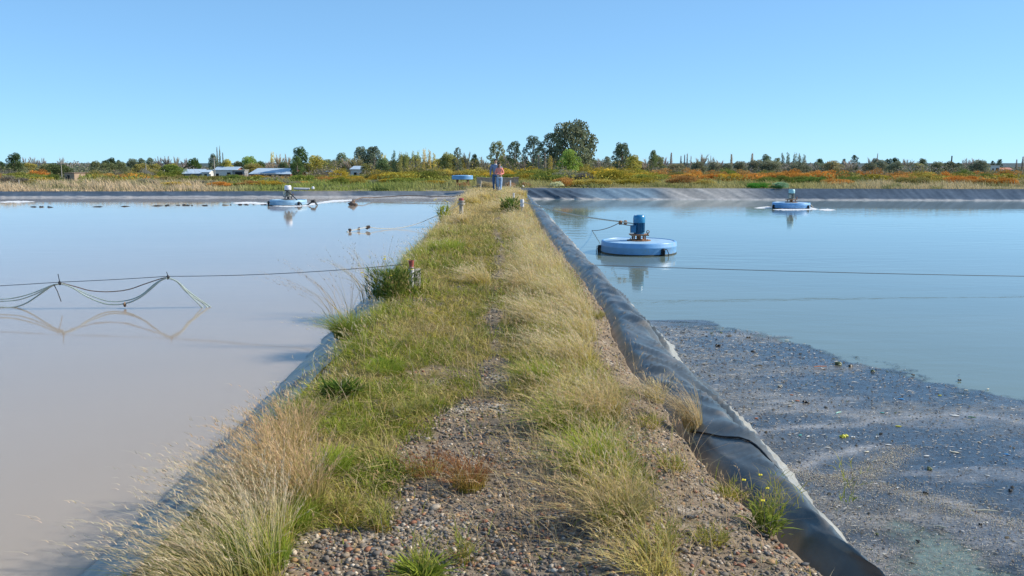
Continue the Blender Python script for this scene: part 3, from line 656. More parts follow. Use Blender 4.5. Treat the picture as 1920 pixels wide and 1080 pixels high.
leafy(832, 408, 'yellow-flowering weed with lime foliage leaning over the far left water', 160, 0.2, (0.10, 0.2), 0.03, LIME, LIME*1.2, (-0.3, 0), 6, 30, 0.75, 'flowering_weed', rise=0.4)
leafy(958, 402, 'grey-green scrubby bush next to the grey rope post', 420, 0.33, (0.1, 0.22), 0.035, DARKG*1.8, GREEN*1.2, (0, 0), 0, 24, 0.6, 'scrub_bush', 'bush', rise=0.45)
DOCK = [(1140, 1000, 'rust-red weed mixed into the large green tussock'), (1185, 945, 'small rusty weed behind the large green tussock'), (1090, 830, 'rusty weed between the two green tussocks'), (1250, 1040, 'brown weed on the lower right gravel'), (760, 790, 'rusty dock weed above the gravel'), (790, 775, 'rusty dock weed right of its larger twin'), (975, 725, 'tall rust-red dock weed in the right grass'), (960, 740, 'short rust-red dock weed beside the tall one'),
        (600, 790, 'brown weed beside the thistle-leaved rosette'), (765, 655, 'brown twiggy weed in the middle of the turf'), (650, 960, 'red-stemmed weed beside the left gravel'), (720, 985, 'brown twiggy weed behind the toothed weed'), (870, 1040, 'rust-brown weed right of the toothed weed')]
for a, b, lab in DOCK: leafy(a, b, lab, 40, 0.05, (0.03, 0.06), 0.008, OLIVE, RUST, (0, 0), 0, 22, 0.17, 'dock_weed', 'weed', 'rust-brown weeds')
for (a, b, lab) in [(1215, 800, 'low grey-green shrublet on the right shoulder pebbles'), (1370, 900, 'brown-green shrublet near the mustard weed'), (1260, 880, 'small olive shrublet mid right shoulder'), (1330, 1010, 'dry brown shrublet at the lower right shoulder'), (1120, 590, 'brown shrublet at the liner edge')]:
    leafy(a, b, lab, 160, 0.09, (0.02, 0.05), 0.006, OLIVE*.8, OLIVE*1.2, (0, 0), 0, 16, 0.10, 'low_shrublet', 'weed', 'low shrublets on the right shoulder', rise=0.04)
def straws():
    parts = []; n = 1500; x, y = scatter(3.0, 12, n, 1.8)
    a = rng.uniform(0, 6.28, n); parts.append(blades(x, y, gz(x, y)+0.004, rng.uniform(.03, .16, n)*0.25, 0.0025, np.cos(a)*4, np.sin(a)*4, jit(PALE, n), jit(PALE, n), 2, droop=0.02))
    V, F, C = merge(parts); tag(mk('dry_straw_litter', V, F, M_grass, col=C), 'loose dry straw lying over gravel and turf', 'straw', kind='stuff')
straws()

# ------------------------------------------------------------------ scum on the right pond
bx, by = zip(*[P(a, b, ZR) for a, b in [(1190, 590), (1330, 612), (1500, 650), (1640, 690), (1760, 715), (1920, 752), (2100, 800)]])
def scum_edge(x): return np.interp(x, bx, by)
def scum_mask(x, y):
    n = fbm(x*0.9, y*0.9, 141, 4)-0.5; n2 = fbm(x*4, y*4, 142, 3)-0.5
    m = (scum_edge(x)-y)*0.7 + n*1.2 + n2*1.1 + 0.05
    ax, ay = P(1600, 925, ZR); bx_, by_ = P(1930, 1150, ZR); L2 = (bx_-ax)**2+(by_-ay)**2
    tt = np.clip(((x-ax)*(bx_-ax)+(y-ay)*(by_-ay))/L2, 0, 1); dd = np.hypot(x-ax-tt*(bx_-ax), y-ay-tt*(by_-ay))
    hole = np.minimum(0.13+0.26*tt-dd+n*0.75+n2*0.35, 0.22); hole2 = hole
    return np.minimum(m, -hole*1.5+0.1)
gx = np.arange(1.75, 12.5, 0.036); gy = np.arange(1.4, 12.0, 0.036)
X, Y = np.meshgrid(gx, gy, indexing='ij')
msk = scum_mask(X, Y)
wx = X+0.7*(fbm(X*0.8, Y*0.8, 143, 3)-0.5); wy = Y+0.7*(fbm(X*0.8, Y*0.8, 144, 3)-0.5)
st = fbm(wx*0.55+wy*0.25, wy*1.9-wx*0.35, 145, 4); near = np.exp(-(X-1.95)/0.55)
brown = np.clip(sstep(0.45, 0.66, st)*0.95+near*1.2*fbm(X*2, Y*2, 146, 3)*1.6, 0, 1)
pal = sstep(0.60, 0.66, fbm(wx*0.7, wy*2.2, 147, 4))*0.6
def poly_d(px_pts, x, y):
    pts = [P(a, b, ZR) for a, b in px_pts]; d = np.full(x.shape, 9.0)
    for (ax, ay), (bx_, by_) in zip(pts[:-1], pts[1:]):
        t = np.clip(((x-ax)*(bx_-ax)+(y-ay)*(by_-ay))/((bx_-ax)**2+(by_-ay)**2), 0, 1); d = np.minimum(d, np.hypot(x-ax-t*(bx_-ax), y-ay-t*(by_-ay)))
    return d
PALE_L = [[(1360, 835), (1420, 812), (1500, 800), (1600, 795), (1700, 782), (1780, 775), (1960, 805)], [(1430, 905), (1500, 878), (1560, 850), (1650, 838)], [(1690, 925), (1780, 955), (1900, 985)]]
BAND_L = [[(1480, 880), (1560, 905), (1620, 890), (1690, 845)], [(1560, 905), (1660, 915), (1760, 945), (1850, 970)], [(1200, 600), (1235, 640), (1300, 655), (1400, 668)], [(1210, 605), (1300, 622), (1400, 632)]]
wj = 0.22*(fbm(X*3, Y*3, 153, 3)-0.5)
dp = np.minimum.reduce([poly_d(l, X+wj, Y+wj) for l in PALE_L]); db = np.minimum.reduce([poly_d(l, X+wj, Y+wj) for l in BAND_L])
pal = np.maximum(pal*0.6, 0.75*np.exp(-(dp/0.07)**2)); brown = np.clip(np.maximum(brown, 1.1*np.exp(-(db/0.16)**2)), 0, 1)
navy = sstep(2.6, 3.4, X)*(1-sstep(6.2, 7.2, Y)); brown = brown*(1-0.45*navy)
sp = fbm(X*9, Y*9, 148, 2)
cN = np.array([0.036, 0.047, 0.062]); cBr = np.array([0.115, 0.098, 0.075]); cP = np.array([0.26, 0.235, 0.21])
C = cN*(1-brown[..., None])+cBr*brown[..., None]; C = C*(1-pal[..., None])+cP*pal[..., None]; C = C*(0.55+0.95*sp[..., None])
Z = ZR+0.004+0.004*fbm(X*6, Y*6, 149, 2)
Al = np.clip(0.5+msk*0.75, 0, 1)[..., None]; C = np.concatenate([np.clip(C, 0, 1), Al], -1)
Fq = grid_faces(*X.shape); mk_ = (msk > -0.45).ravel(); keepf = mk_[Fq].all(1)
Fq = Fq[keepf]; used = np.unique(Fq); remap = np.zeros(X.size, int); remap[used] = np.arange(len(used))
V = np.stack([X, Y, Z], -1).reshape(-1, 3)[used]
tag(mk('floating_scum', V, remap[Fq], M_scum, col=C.reshape(-1, 4)[used], smooth=True), 'dark blue-grey scum with brown streaks floating on the right pond', 'scum', kind='stuff')
def bits(n, area, smin, smax, cols, wts, aspect=1, power=3, band=None, thick=0.4):
    x = rng.uniform(1.95, 9.5, n*4)**1.0; x = 1.95+(9.0-1.95)*rng.uniform(0, 1, n*4)**1.5; y = 2.2*(11.5/2.2)**rng.uniform(0, 1, n*4)
    k = band(x, y) > 0; x, y = x[k][:n], y[k][:n]; n = len(x)
    s = (smin+(smax-smin)*rng.uniform(0, 1, n)**power)*np.maximum(1, y/6)
    a = rng.uniform(0, 6.28, n); dx = np.cos(a)*s*aspect; dy = np.sin(a)*s*aspect; ex = -np.sin(a)*s; ey = np.cos(a)*s
    z = ZR+0.008+rng.uniform(0, .004, n); t = s*thick*rng.uniform(.3, 1, n)
    tl = rng.uniform(-.6, .6, n)*s*0.5
    V = np.stack([np.stack([x-dx, y-dy, z], 1), np.stack([x+ex*.9, y+ey*.9, z+tl*.3], 1), np.stack([x+dx, y+dy, z+tl.clip(0)], 1), np.stack([x-ex, y-ey, z], 1), np.stack([x+dx*.1, y+dy*.1, z+t+.002], 1)], 1)
    F = np.array([(0, 3, 4), (3, 2, 4), (2, 1, 4), (1, 0, 4)])
    C = np.array(cols)[rng.choice(len(cols), n, p=np.array(wts)/sum(wts))]*rng.uniform(.7, 1.25, (n, 1))
    return V.reshape(-1, 3), ((np.arange(n)*5)[:, None, None]+F[None]).reshape(-1, 3), np.repeat(C, 5, 0)
inm = lambda x, y: scum_mask(x, y)+0.25*(rng.uniform(0, 1, len(x)) < .25)+.5*(rng.uniform(0, 1, len(x)) < .03)
parts = [bits(26000, 0, 0.002, 0.009, [(.03, .035, .045), (.30, .28, .25), (.12, .10, .08), (.5, .48, .44), (.08, .10, .05), (.06, .09, .16)], [4, 3, 4, 1.2, 1, 2], 1.5, 3, inm),
         bits(9000, 0, 0.0010, 0.0020, [(.45, .42, .36), (.30, .27, .2), (.6, .58, .55)], [3, 2, 1], 14, 1, inm, 0.6),
         bits(380, 0, 0.006, 0.016, [(.04, .04, .035), (.10, .08, .05), (.35, .33, .28), (.09, .11, .04)], [4, 3, 1.5, 1], 1.6, 2, inm, 0.8)]
V, F, C = merge(parts); tag(mk('floating_debris', V, F, M_bits, col=C), 'fine specks, straws and crumbs of refuse floating in the scum', 'debris', kind='stuff')
# foam beads: pale seed-like pellets in drifting bands
def beadband(x, y):
    q = fbm(x*1.2+0.5*fbm(x, y, 151, 2), y*1.6, 152, 3); near_hole = np.hypot(x-P(1700, 990, ZR)[0], y-P(1700, 990, ZR)[1])
    dbp = np.minimum.reduce([poly_d(l, x, y) for l in BAND_L+PALE_L[2:]])
    return np.where(rng.uniform(0, 1, len(x)) < 1.3*np.exp(-(dbp/0.10)**2), 1, 0)+np.where(near_hole < 0.75+0.2*q, rng.uniform(-1, .6, len(x)), -.5)
x = rng.uniform(2.0, 5.0, 120000); y = rng.uniform(2.6, 9.5, 120000); k = beadband(x, y) > 0.2; x, y = x[k][:16000], y[k][:16000]; n = len(x)
OC = np.array([(1, 0, 0), (0, 1, 0), (-1, 0, 0), (0, -1, 0), (0, 0, 1)], float)
s = rng.uniform(.0022, .0042, n); V = OC[None]*s[:, None, None]+np.stack([x, y, np.full(n, ZR+0.009)], 1)[:, None, :]
F = (np.arange(n)*5)[:, None, None]+np.array([(0, 1, 4), (1, 2, 4), (2, 3, 4), (3, 0, 4)])[None]
tag(mk('floating_pellets', V.reshape(-1, 3), F.reshape(-1, 3), M_bits, col=np.repeat(jit((.42, .36, .26), n, .3), 5, 0)), 'small tan pellets drifting in bands by the right liner', 'pellets', kind='stuff')

def flat_mat(name, c, r=0.5): return surf(name, c, r, 0.15, 20, 0.1)
LM = {k: flat_mat('litter_'+k, v) for k, v in dict(white=(.62, .60, .55), cream=(.60, .53, .38), yellow=(.55, .52, .05), orange=(.65, .20, .06), blue=(.05, .30, .62), teal=(.05, .38, .33), dark=(.025, .023, .022), brown=(.11, .085, .055), olive=(.14, .15, .06), green=(.15, .36, .12)).items()}
def litter(px, py, c, sz, label, shape='chip', rz=0.3, name=None, cat='litter'):
    x, y = P(px, py, ZR); mb = MB(); s = sz/FPX*y*0.5
    if shape == 'chip': mb.blob((0, 0, 0), (s, s*.38, max(.004, s*.14)), 10, 5, 0.10)
    elif shape == 'clump': [mb.blob((R.uniform(-.6, .6)*s, R.uniform(-.4, .4)*s, R.uniform(0, .2)*s), (s*R.uniform(.3, .6), s*.35, s*R.uniform(.2, .4)), 8, 5, 0.2, R.random()*3) for _ in range(4)]
    elif shape == 'bottle': mb.tube([(-s, 0, .01), (-s*.9, 0, .01), (s*.3, 0, .01), (s*.55, 0, .01), (s*.62, 0, .01), (s*.85, 0, .01)], [s*.2, s*.28, s*.28, s*.2, s*.09, s*.1], 10)
    elif shape == 'stick': mb.tube([(-s, 0, .006), (-s*.2, s*.05, .01), (s, -s*.04, .008)], [.004, .006, .003], 6)
    o = mb.build(name or {'chip': 'plastic_scrap', 'clump': 'scum_clump', 'bottle': 'plastic_bottle', 'stick': 'floating_stick'}[shape], LM[c], None, True, (x, y, ZR+0.010), rz)
    return tag(o, label, cat, 'litter floating in the scum')
for a in [(1570, 685, 'olive', 20, 'olive weed lump nearest the open water', 'clump'), (1594, 688, 'brown', 17, 'brown leathery scrap right of the olive lump', 'clump'), (1636, 698, 'olive', 14, 'round mossy ball floating at the scum edge', 'clump'),
          (1580, 820, 'yellow', 22, 'bright yellow crumpled packet in the scum', 'clump'), (1598, 822, 'white', 10, 'white cup end on the yellow packet', 'clump'), (1789, 781, 'white', 20, 'long white scrap in mid scum', 'chip'),
          (1790, 850, 'cream', 17, 'cream oval scrap right of the yellow packet', 'chip'), (1684, 801, 'yellow', 12, 'thin yellow scrap on the brown streak', 'chip'), (1690, 750, 'blue', 12, 'sky blue oval scrap', 'chip'),
          (1654, 776, 'teal', 9, 'tiny teal scrap in the blue-grey scum', 'chip'), (1572, 777, 'teal', 16, 'teal ribbon scrap left in the scum', 'stick'), (1500, 818, 'teal', 9, 'teal scrap close to the liner', 'chip'),
          (1515, 820, 'white', 10, 'white-pink scrap beside the teal one near the liner', 'chip'), (1484, 742, 'orange', 7, 'single orange flake in the scum', 'chip'), (1495, 753, 'orange', 9, 'orange flake pair just below the single flake', 'chip'),
          (1418, 786, 'orange', 7, 'orange flake nearest the liner', 'chip'), (1538, 690, 'orange', 26, 'long thin orange strip by the olive lump', 'stick'), (1463, 726, 'cream', 13, 'cream and yellow scrap over the orange flakes', 'clump'),
          (1811, 733, 'cream', 8, 'small cream scrap by the open water', 'chip'), (1852, 731, 'cream', 9, 'round cream scrap at the far right scum edge', 'chip'), (1762, 743, 'yellow', 9, 'small yellow scrap right of the blue oval', 'chip'),
          (1643, 821, 'white', 9, 'small white ball by a black scrap', 'clump'), (1652, 815, 'dark', 12, 'black curled scrap beside the white ball', 'clump'), (1512, 756, 'dark', 16, 'black twiggy lump among orange flakes', 'clump'),
          (1665, 836, 'white', 14, 'white shell-like scrap cluster', 'chip'), (1625, 849, 'cream', 12, 'beige scrap left of the shell-like cluster', 'chip'), (1553, 842, 'white', 12, 'white flake on the pale streak', 'chip'), (1737, 857, 'white', 13, 'thin white flake below the cream oval', 'chip'),
          (1888, 854, 'blue', 12, 'bright blue scrap at the right edge', 'chip'), (1735, 927, 'dark', 14, 'black lump at the point of the scum bay', 'clump'), (1893, 922, 'dark', 16, 'black lump at the far right', 'clump'),
          (1684, 917, 'white', 8, 'white lump at the tip of the brown pellet band', 'clump'), (1851, 894, 'white', 10, 'white chip above the black lumps', 'chip'), (1745, 882, 'olive', 20, 'olive twiggy mat in dark scum', 'clump'),
          (1850, 962, 'cream', 40, 'long pale stick at the lower right', 'stick'), (1764, 993, 'cream', 22, 'short pale stick in the green water', 'stick'), (1838, 986, 'dark', 12, 'dark flake beneath the long pale stick', 'clump'),
          (1755, 1005, 'white', 7, 'white pellet floating in the green opening', 'clump'), (1720, 1018, 'dark', 12, 'dark clot in the green opening', 'clump'), (1816, 1034, 'white', 9, 'white scrap on the edge of the green opening', 'chip'),
          (1800, 715, 'brown', 10, 'brown crumb by the scum border', 'clump'), (1713, 705, 'brown', 9, 'brown crumb floating just off the border', 'clump'), (1410, 660, 'dark', 10, 'dark crumb at the top of the scum', 'clump'), (1347, 650, 'dark', 14, 'dark lump right of the brown sand patch', 'clump'), (1404, 634, 'brown', 9, 'brown lump at the upper scum border', 'clump'), (1475, 639, 'cream', 10, 'cream scrap at the upper scum border', 'chip'), (1822, 786, 'green', 14, 'green thin strip in the right scum', 'stick')]:
    litter(*a, rz=R.uniform(-0.7, 0.7))

# ------------------------------------------------------------------ aerators
M_blue = surf('blue_float_paint', (0.17, 0.38, 0.66), 0.42, 0.16, 3, 0.12, 40, spots=((0.33, 0.34, 0.30), 0.60))
M_bluetop = surf('pale_blue_top', (0.33, 0.50, 0.66), 0.55, 0.12, 3, 0.12, 40, spots=((0.45, 0.36, 0.25), 0.62))  # lid in a paler blue than the float sides
M_motor = surf('blue_motor_paint', (0.02, 0.13, 0.26), 0.35, 0.2, 12, 0.1)
M_motorc = surf('blue_cowl_paint', (0.03, 0.22, 0.42), 0.28, 0.12, 12, 0.05)
M_rust = surf('rusty_steel', (0.27, 0.13, 0.06), 0.85, 0.5, 14, 0.5, spots=((0.38, 0.32, 0.24), 0.55))
M_steel = surf('dull_steel', (0.20, 0.18, 0.16), 0.6, 0.4, 14, 0.3)
M_gmotor = surf('greying_motor_paint', (0.30, 0.31, 0.27), 0.6, 0.35, 14, 0.2, spots=((0.35, 0.18, 0.09), 0.60))
M_white = surf('white_paint', (0.75, 0.74, 0.78), 0.4, 0.08, 12, 0.05)
M_teal = surf('pale_teal_paint', (0.36, 0.60, 0.62), 0.45, 0.12, 12, 0.05)
M_fl2 = surf('weathered_pale_blue_paint', (0.27, 0.45, 0.60), 0.5, 0.2, 3, 0.15, spots=((0.16, 0.17, 0.13), 0.60))
M_weed = surf('dark_wet_slime', (0.035, 0.035, 0.02), 0.5, 0.4, 20, 0.5)
M_cable = surf('black_rubber', (0.02, 0.02, 0.022), 0.5, 0.3, 20, 0.1)
def aerator(px, py, zw, dia, Rz, mats, label, hgt=0.33, tether=True):
    """float disc on the water with a vertical motor on a frame"""
    fm, tm, cm, bm_, sm = mats; x, y = P(px, py, zw); y += dia/2*0.9; x = x*(y/(y-dia/2*0.9)); r = dia/2
    root = empty('floating_aerator', (x, y, zw), Rz)
    mb = MB(); mb.lathe([(r*.97, -0.2), (r*.985, -0.02), (r*.99, 0.02), (r, hgt*.55), (r*1.008, hgt*.60), (r*1.008, hgt*.66), (r, hgt*.70), (r*.998, hgt-.025), (r*.985, hgt-.004), (r*.94, hgt), (r*.93, hgt-.018)], n=64); mb.build('float', fm, root, True)
    mb = MB(); mb.lathe([(r*.93, hgt-.014), (r*.6, hgt-.008), (r*.2, hgt)], n=64); mb.build('float_lid', tm, root, True)
    mb = MB(); mb.lathe([(r*.992, -0.03), (r*1.004, 0.0), (r*1.002, 0.022), (r*.992, 0.03)], n=64); mb.build('slime_line', M_weed, root, True)
    z0 = hgt-.002; mb = MB(); mb.lathe([(.30, z0), (.30, z0+.014), (.14, z0+.018), (.14, z0+.03)], n=24)
    for k in range(4):
        an = rad(45+90*k); mb.tube([(math.cos(an)*.20, math.sin(an)*.20, z0), (math.cos(an)*.19, math.sin(an)*.19, z0+.13)], .020, 8)
        mb.tube([(math.cos(an)*.26, math.sin(an)*.26, z0+.01), (math.cos(an)*.26, math.sin(an)*.26, z0+.045)], .012, 6)
    mb.tube([(0, 0, z0), (0, 0, z0+.13)], .055, 12)
    mb.box((0, 0, z0+.145), (.44, .40, .028)); mb.tube([(.20, -.14, z0+.16), (.20, -.14, z0+.21)], .016, 6)
    mb.build('motor_stand', sm, root, True)
    mb = MB()                                    # lifting ring
    mb.tube([(.20+.035*math.cos(a*math.pi/6), -.14, z0+.225+.035*math.sin(a*math.pi/6)) for a in range(13)], .010, 6, False); mb.build('lifting_ring', M_rust, root, True)
    mz = z0+.16; mot = empty('motor', (0, 0, mz)); mot.parent = root
    mb = MB(); mb.lathe([(.13, 0), (.13, .035), (.105, .04), (.105, .285), (.12, .29), (.12, .30)], n=24)
    mb.build('motor_housing', bm_, mot, True)
    mb = MB()
    for k in range(20):
        an = 2*math.pi*k/20; mb.box((math.cos(an)*.122, math.sin(an)*.122, .165), (.045, .008, .235), an)
    mb.build('cooling_fins', bm_, mot)
    mb = MB(); mb.lathe([(.145, .285), (.150, .30), (.150, .40), (.140, .45), (.115, .475), (.112, .468), (.03, .468)], n=28); mb.build('fan_cowl', cm, mot, True)
    mb = MB(); mb.box((-.165, -.10, .13), (.13, .12, .17)); mb.box((-.165, -.163, .13), (.115, .006, .155)); mb.box((-.165, -.10, .218), (.14, .13, .01)); mb.build('terminal_box', bm_, mot)
    for sgn, an in ((0, rad(178)), (1, rad(-62))):   # mooring shackles on the rim
        mb = MB(); cx, cy = math.cos(an)*r*1.01, math.sin(an)*r*1.01; ux, uy = math.cos(an), math.sin(an)
        mb.tube([(cx, cy, .16), (cx+ux*.05, cy+uy*.05, .17), (cx+ux*.07, cy+uy*.07, .10), (cx+ux*.06, cy+uy*.06, .0)], .022, 7); mb.tube([(cx+ux*.03, cy+uy*.03, .17), (cx+ux*.10-uy*.05, cy+uy*.10+ux*.05, .16), (cx+ux*.12-uy*.09, cy+uy*.12+ux*.09, .06), (cx+ux*.11-uy*.09, cy+uy*.11+ux*.09, -.03)], .010, 6)
        mb.box((cx+ux*.02, cy+uy*.02, .08), (.05, .09, .16), an); mb.build('mooring_shackle', M_cable, root, True)
    tag(root, label, 'aerator', 'floating pond aerators'); return root, (x, y)
A1, A1p = aerator(1197, 480, ZR, 1.87, 0.0, (M_blue, M_bluetop, M_motorc, M_motor, M_rust), 'blue disc aerator with dark blue motor, nearest on the right pond', 0.30)
A2, A2p = aerator(541, 386, ZL, 1.62, 0.3, (M_fl2, M_fl2, M_white, M_gmotor, M_steel), 'pale blue aerator with white-capped motor on the milky left pond', 0.24)
A3, A3p = aerator(1483, 392, ZR, 1.78, 0.2, (M_blue, M_bluetop, M_teal, M_gmotor, M_rust), 'far right aerator with pale teal motor cap and rusty stand', 0.28)
# cable slanting off the left aerator and the far right one
for root, (cx, cy), zz, nm in ((A2, A2p, ZL, 0), (A3, A3p, ZR, 1)):
    mb = MB()
    if nm == 0: mb.tube([(-.05, -.15, .62), (.15, -.35, .45), (.45, -.7, .12), (.58, -.85, -.05)], .022, 6); mb.tube([(.30, -.52, .30), (.24, -.80, .05)], .014, 6)
    else: mb.tube([(.80, -.2, .26), (.95, -.25, .12), (1.06, -.3, -.03)], .022, 6)
    mb.build('power_cable', M_cable, root, True)

# foam lines on the water beside the aerators
def foam(pts, zw, label, wpx):
    parts = []
    for a, b, c, d in pts:
        n = 330; u = rng.uniform(0, 1, n); px = a+(c-a)*u+rng.normal(0, 1.5, n); py = b+(d-b)*u+rng.normal(0, wpx, n)*(0.4+np.sin(math.pi*u))
        q = np.array([P(i, j, zw) for i, j in zip(px, py)]); s = rng.uniform(.015, .06, n)
        V = OC[None]*s[:, None, None]*np.array([2.2, 1.2, .22])+np.concatenate([q, np.full((n, 1), zw+.003)], 1)[:, None, :]
        parts.append((V.reshape(-1, 3), ((np.arange(n)*5)[:, None, None]+np.array([(0, 1, 4), (1, 2, 4), (2, 3, 4), (3, 0, 4)])[None]).reshape(-1, 3), np.full((n*5, 3), .75)))
    V, F, C = merge(parts); tag(mk('foam', V, F, M_bits, col=C), label, 'foam', kind='stuff')
foam([(470, 381, 510, 383), (560, 386, 600, 381), (600, 380, 640, 376), (620, 377, 660, 375.5), (515, 386, 575, 386), (0, 379, 60, 378), (440, 381, 480, 380)], ZL, 'white foam streaks round the left aerator', 0.6)
foam([(1455, 393, 1520, 393), (1515, 389, 1528, 393), (1540, 393, 1560, 394), (1420, 390, 1450, 389)], ZR, 'white foam round the far right aerator', 0.5)

# ------------------------------------------------------------------ posts, cables, ropes
M_pipe = surf('white_pvc_pipe', (0.60, 0.58, 0.60), 0.5, 0.12, 10, 0.1, spots=((0.30, 0.25, 0.2), 0.62))
M_red = surf('faded_red_plastic', (0.42, 0.10, 0.08), 0.5, 0.25, 12, 0.1)
M_conc = surf('weathered_concrete', (0.40, 0.36, 0.31), 0.95, 0.3, 10, 0.5)
M_rope = surf('pale_rope', (0.62, 0.57, 0.47), 0.9, 0.2, 40, 0.4)
M_wire = surf('thin_steel_cable', (0.09, 0.085, 0.08), 0.5, 0.2, 30, 0)
M_wireR = surf('rusty_wire', (0.16, 0.10, 0.07), 0.7, 0.3, 30, 0)
M_mud = surf('dried_mud', (0.16, 0.11, 0.08), 0.9, 0.4, 12, 0.4)
M_hose = surf('grey_green_hose', (0.38, 0.43, 0.38), 0.45, 0.25, 6, 0.1)
def catenary(p, q, sag, n=24):
    p, q = Vector(p), Vector(q); out = []
    for i in range(n+1):
        s = i/n; v = p.lerp(q, s); v.z -= sag*4*s*(1-s); out.append(v)
    return out
bx0, by0 = P(772, 548, 0)
root = empty('mooring_post', (bx0, by0, float(gz(bx0, by0))))
mb = MB(); mb.tube([(0, 0, -.1), (0, 0, .30)], .028, 12); mb.lathe([(.034, .22), (.036, .26), (.034, .27)], n=12); mb.build('pipe', M_pipe, root, True)
mb = MB(); mb.lathe([(.028, .29), (.028, .31), (.036, .37), (.038, .38), (.033, .38), (.026, .32)], n=14); mb.build('red_cap', M_red, root, True)
mb = MB(); mb.tube([(.035*math.cos(a), .035*math.sin(a), .285+.004*math.sin(a*2)) for a in np.linspace(0, 12.4, 26)], .006, 5); mb.build('wire_loop', M_wireR, root, True)
tag(root, 'white pipe post with red cap standing in weeds on the left edge', 'post')
mb = MB(); mb.box((0, 0, .08), (.07, .045, .36), .5, 0.05); bx1, by1 = P(783, 546, 0); o = mb.build('stake', M_conc, None, False, (bx1, by1, float(gz(bx1, by1)))); tag(o, 'weathered grey stake beside the red-capped pipe', 'stake')
TOPL = (bx0-.03, by0, float(gz(bx0, by0))+.335)
c1 = PY(315, 518, 11.3); c2 = PY(112, 529, 11.25); c3 = PY(-260, 548, 11.2); c4 = PY(-1900, 590, 11.0)
mb = MB(); pts = catenary(TOPL, c1, 0.04, 16)+catenary(c1, c2, .005, 6)[1:]+catenary(c2, c3, .01, 6)[1:]+catenary(c3, c4, .05, 8)[1:]
mb.tube(pts, .0045, 5); tag(mb.build('support_cable', M_wire, None, True), 'thin dark cable stretched over the milky pond carrying the hoses', 'cable')
# knots where the hoses hang
for k, (c, lab) in enumerate(((c1, 'black tie knot on the cable above the hose end'), (c2, 'tie knot with long tails nearer the left edge'))):
    mb = MB(); x, y, z = c; mb.blob((x, y, z-.015), (.020, .02, .03), 8, 5, .2); mb.tube([(x, y, z), (x-.015, y, z+.06+.05*k)], .005, 5)
    if k: mb.tube([(x-.08, y, z-.03), (x-.04, y, z-.12), (x, y, z-.26)], .006, 5)
    tag(mb.build('cable_tie', M_cable, None, True), lab, 'tie')
def hose(pts_px, Y0, label, rr=.010, mat=M_hose):
    P3 = [Vector(PY(a, b, Y0)) for a, b in pts_px]; out = []
    for i in range(len(P3)-1):                  # smooth through the points
        p0, p1, p2, p3 = P3[max(i-1, 0)], P3[i], P3[i+1], P3[min(i+2, len(P3)-1)]
        for k in range(8):
            t = k/8; out.append(0.5*((2*p1)+(p2-p0)*t+(2*p0-5*p1+4*p2-p3)*t*t+(-p0+3*p1-3*p2+p3)*t**3))
    out.append(P3[-1]); mb = MB(); mb.tube(out, rr, 6); return tag(mb.build('hose', mat, None, True), label, 'hose', 'hoses slung under the cable')
hose([(313, 521), (334, 529), (355, 552), (378, 575), (384, 580)], 11.30, 'hose dropping from the knot into the water, nearest the knot')
hose([(314, 520), (332, 528), (350, 548), (380, 568), (392, 580)], 11.33, 'middle hose dropping from the knot into the water')
hose([(315, 520), (335, 530), (352, 545), (375, 562), (402, 580)], 11.36, 'outermost hose dropping from the knot into the water', .009)
hose([(115, 532), (135, 539), (165, 557), (200, 570), (235, 569), (262, 558), (285, 540), (300, 527), (313, 521)], 11.28, 'lowest pale hose sagging between the two knots')
hose([(115, 532), (138, 540), (170, 554), (205, 565), (240, 563), (265, 553), (288, 534), (300, 526), (313, 521)], 11.32, 'middle hose sagging between the two knots', .008)
hose([(117, 531), (140, 537), (170, 545), (205, 547), (240, 543), (270, 533), (300, 523), (313, 520)], 11.36, 'highest brown hose sagging between the two knots', .007, M_wireR)
hose([(-160, 560), (-60, 560), (0, 561), (30, 558), (60, 550), (85, 540), (100, 534), (113, 532)], 11.28, 'upper hose leaving the left edge of the photo', .008)
hose([(-160, 568), (-60, 566), (0, 565), (35, 562), (65, 552), (88, 541), (102, 534), (113, 532)], 11.32, 'second hose leaving the left edge of the photo', .008)
hose([(-120, 578), (-40, 577), (0, 576), (25, 576), (50, 568), (80, 548), (98, 536), (113, 532)], 11.36, 'lowest hose touching the water at the left edge of the photo', .010)
x, y, z = PY(234, 571, 11.28); mb = MB(); mb.blob((x, y, z), (.018, .018, .035), 8, 5, .2); tag(mb.build('hose_float', M_rust, None, True), 'small brown clamp hanging on the sagging hoses', 'clamp')
# right cable
a = Vector((1.35, 15.2, -0.05)); b = Vector(PY(1115, 497, 15.6)); c = Vector(PY(1920, 518, 15.2)); d = Vector(PY(3600, 560, 14.6))
mb = MB(); mb.tube([a]+catenary(b, c, .02, 14)+catenary(c, d, .05, 6)[1:], .006, 5); tag(mb.build('mooring_cable', M_wire, None, True), 'thin dark cable running over the blue pond in front of the near aerator', 'cable')
tussock(1112, 500, 'few grey twigs where the right cable leaves the liner', 14, .04, (.12, .25), FEA*.5, FEA*.6, (0, 0), .7, 0, z=-.3)
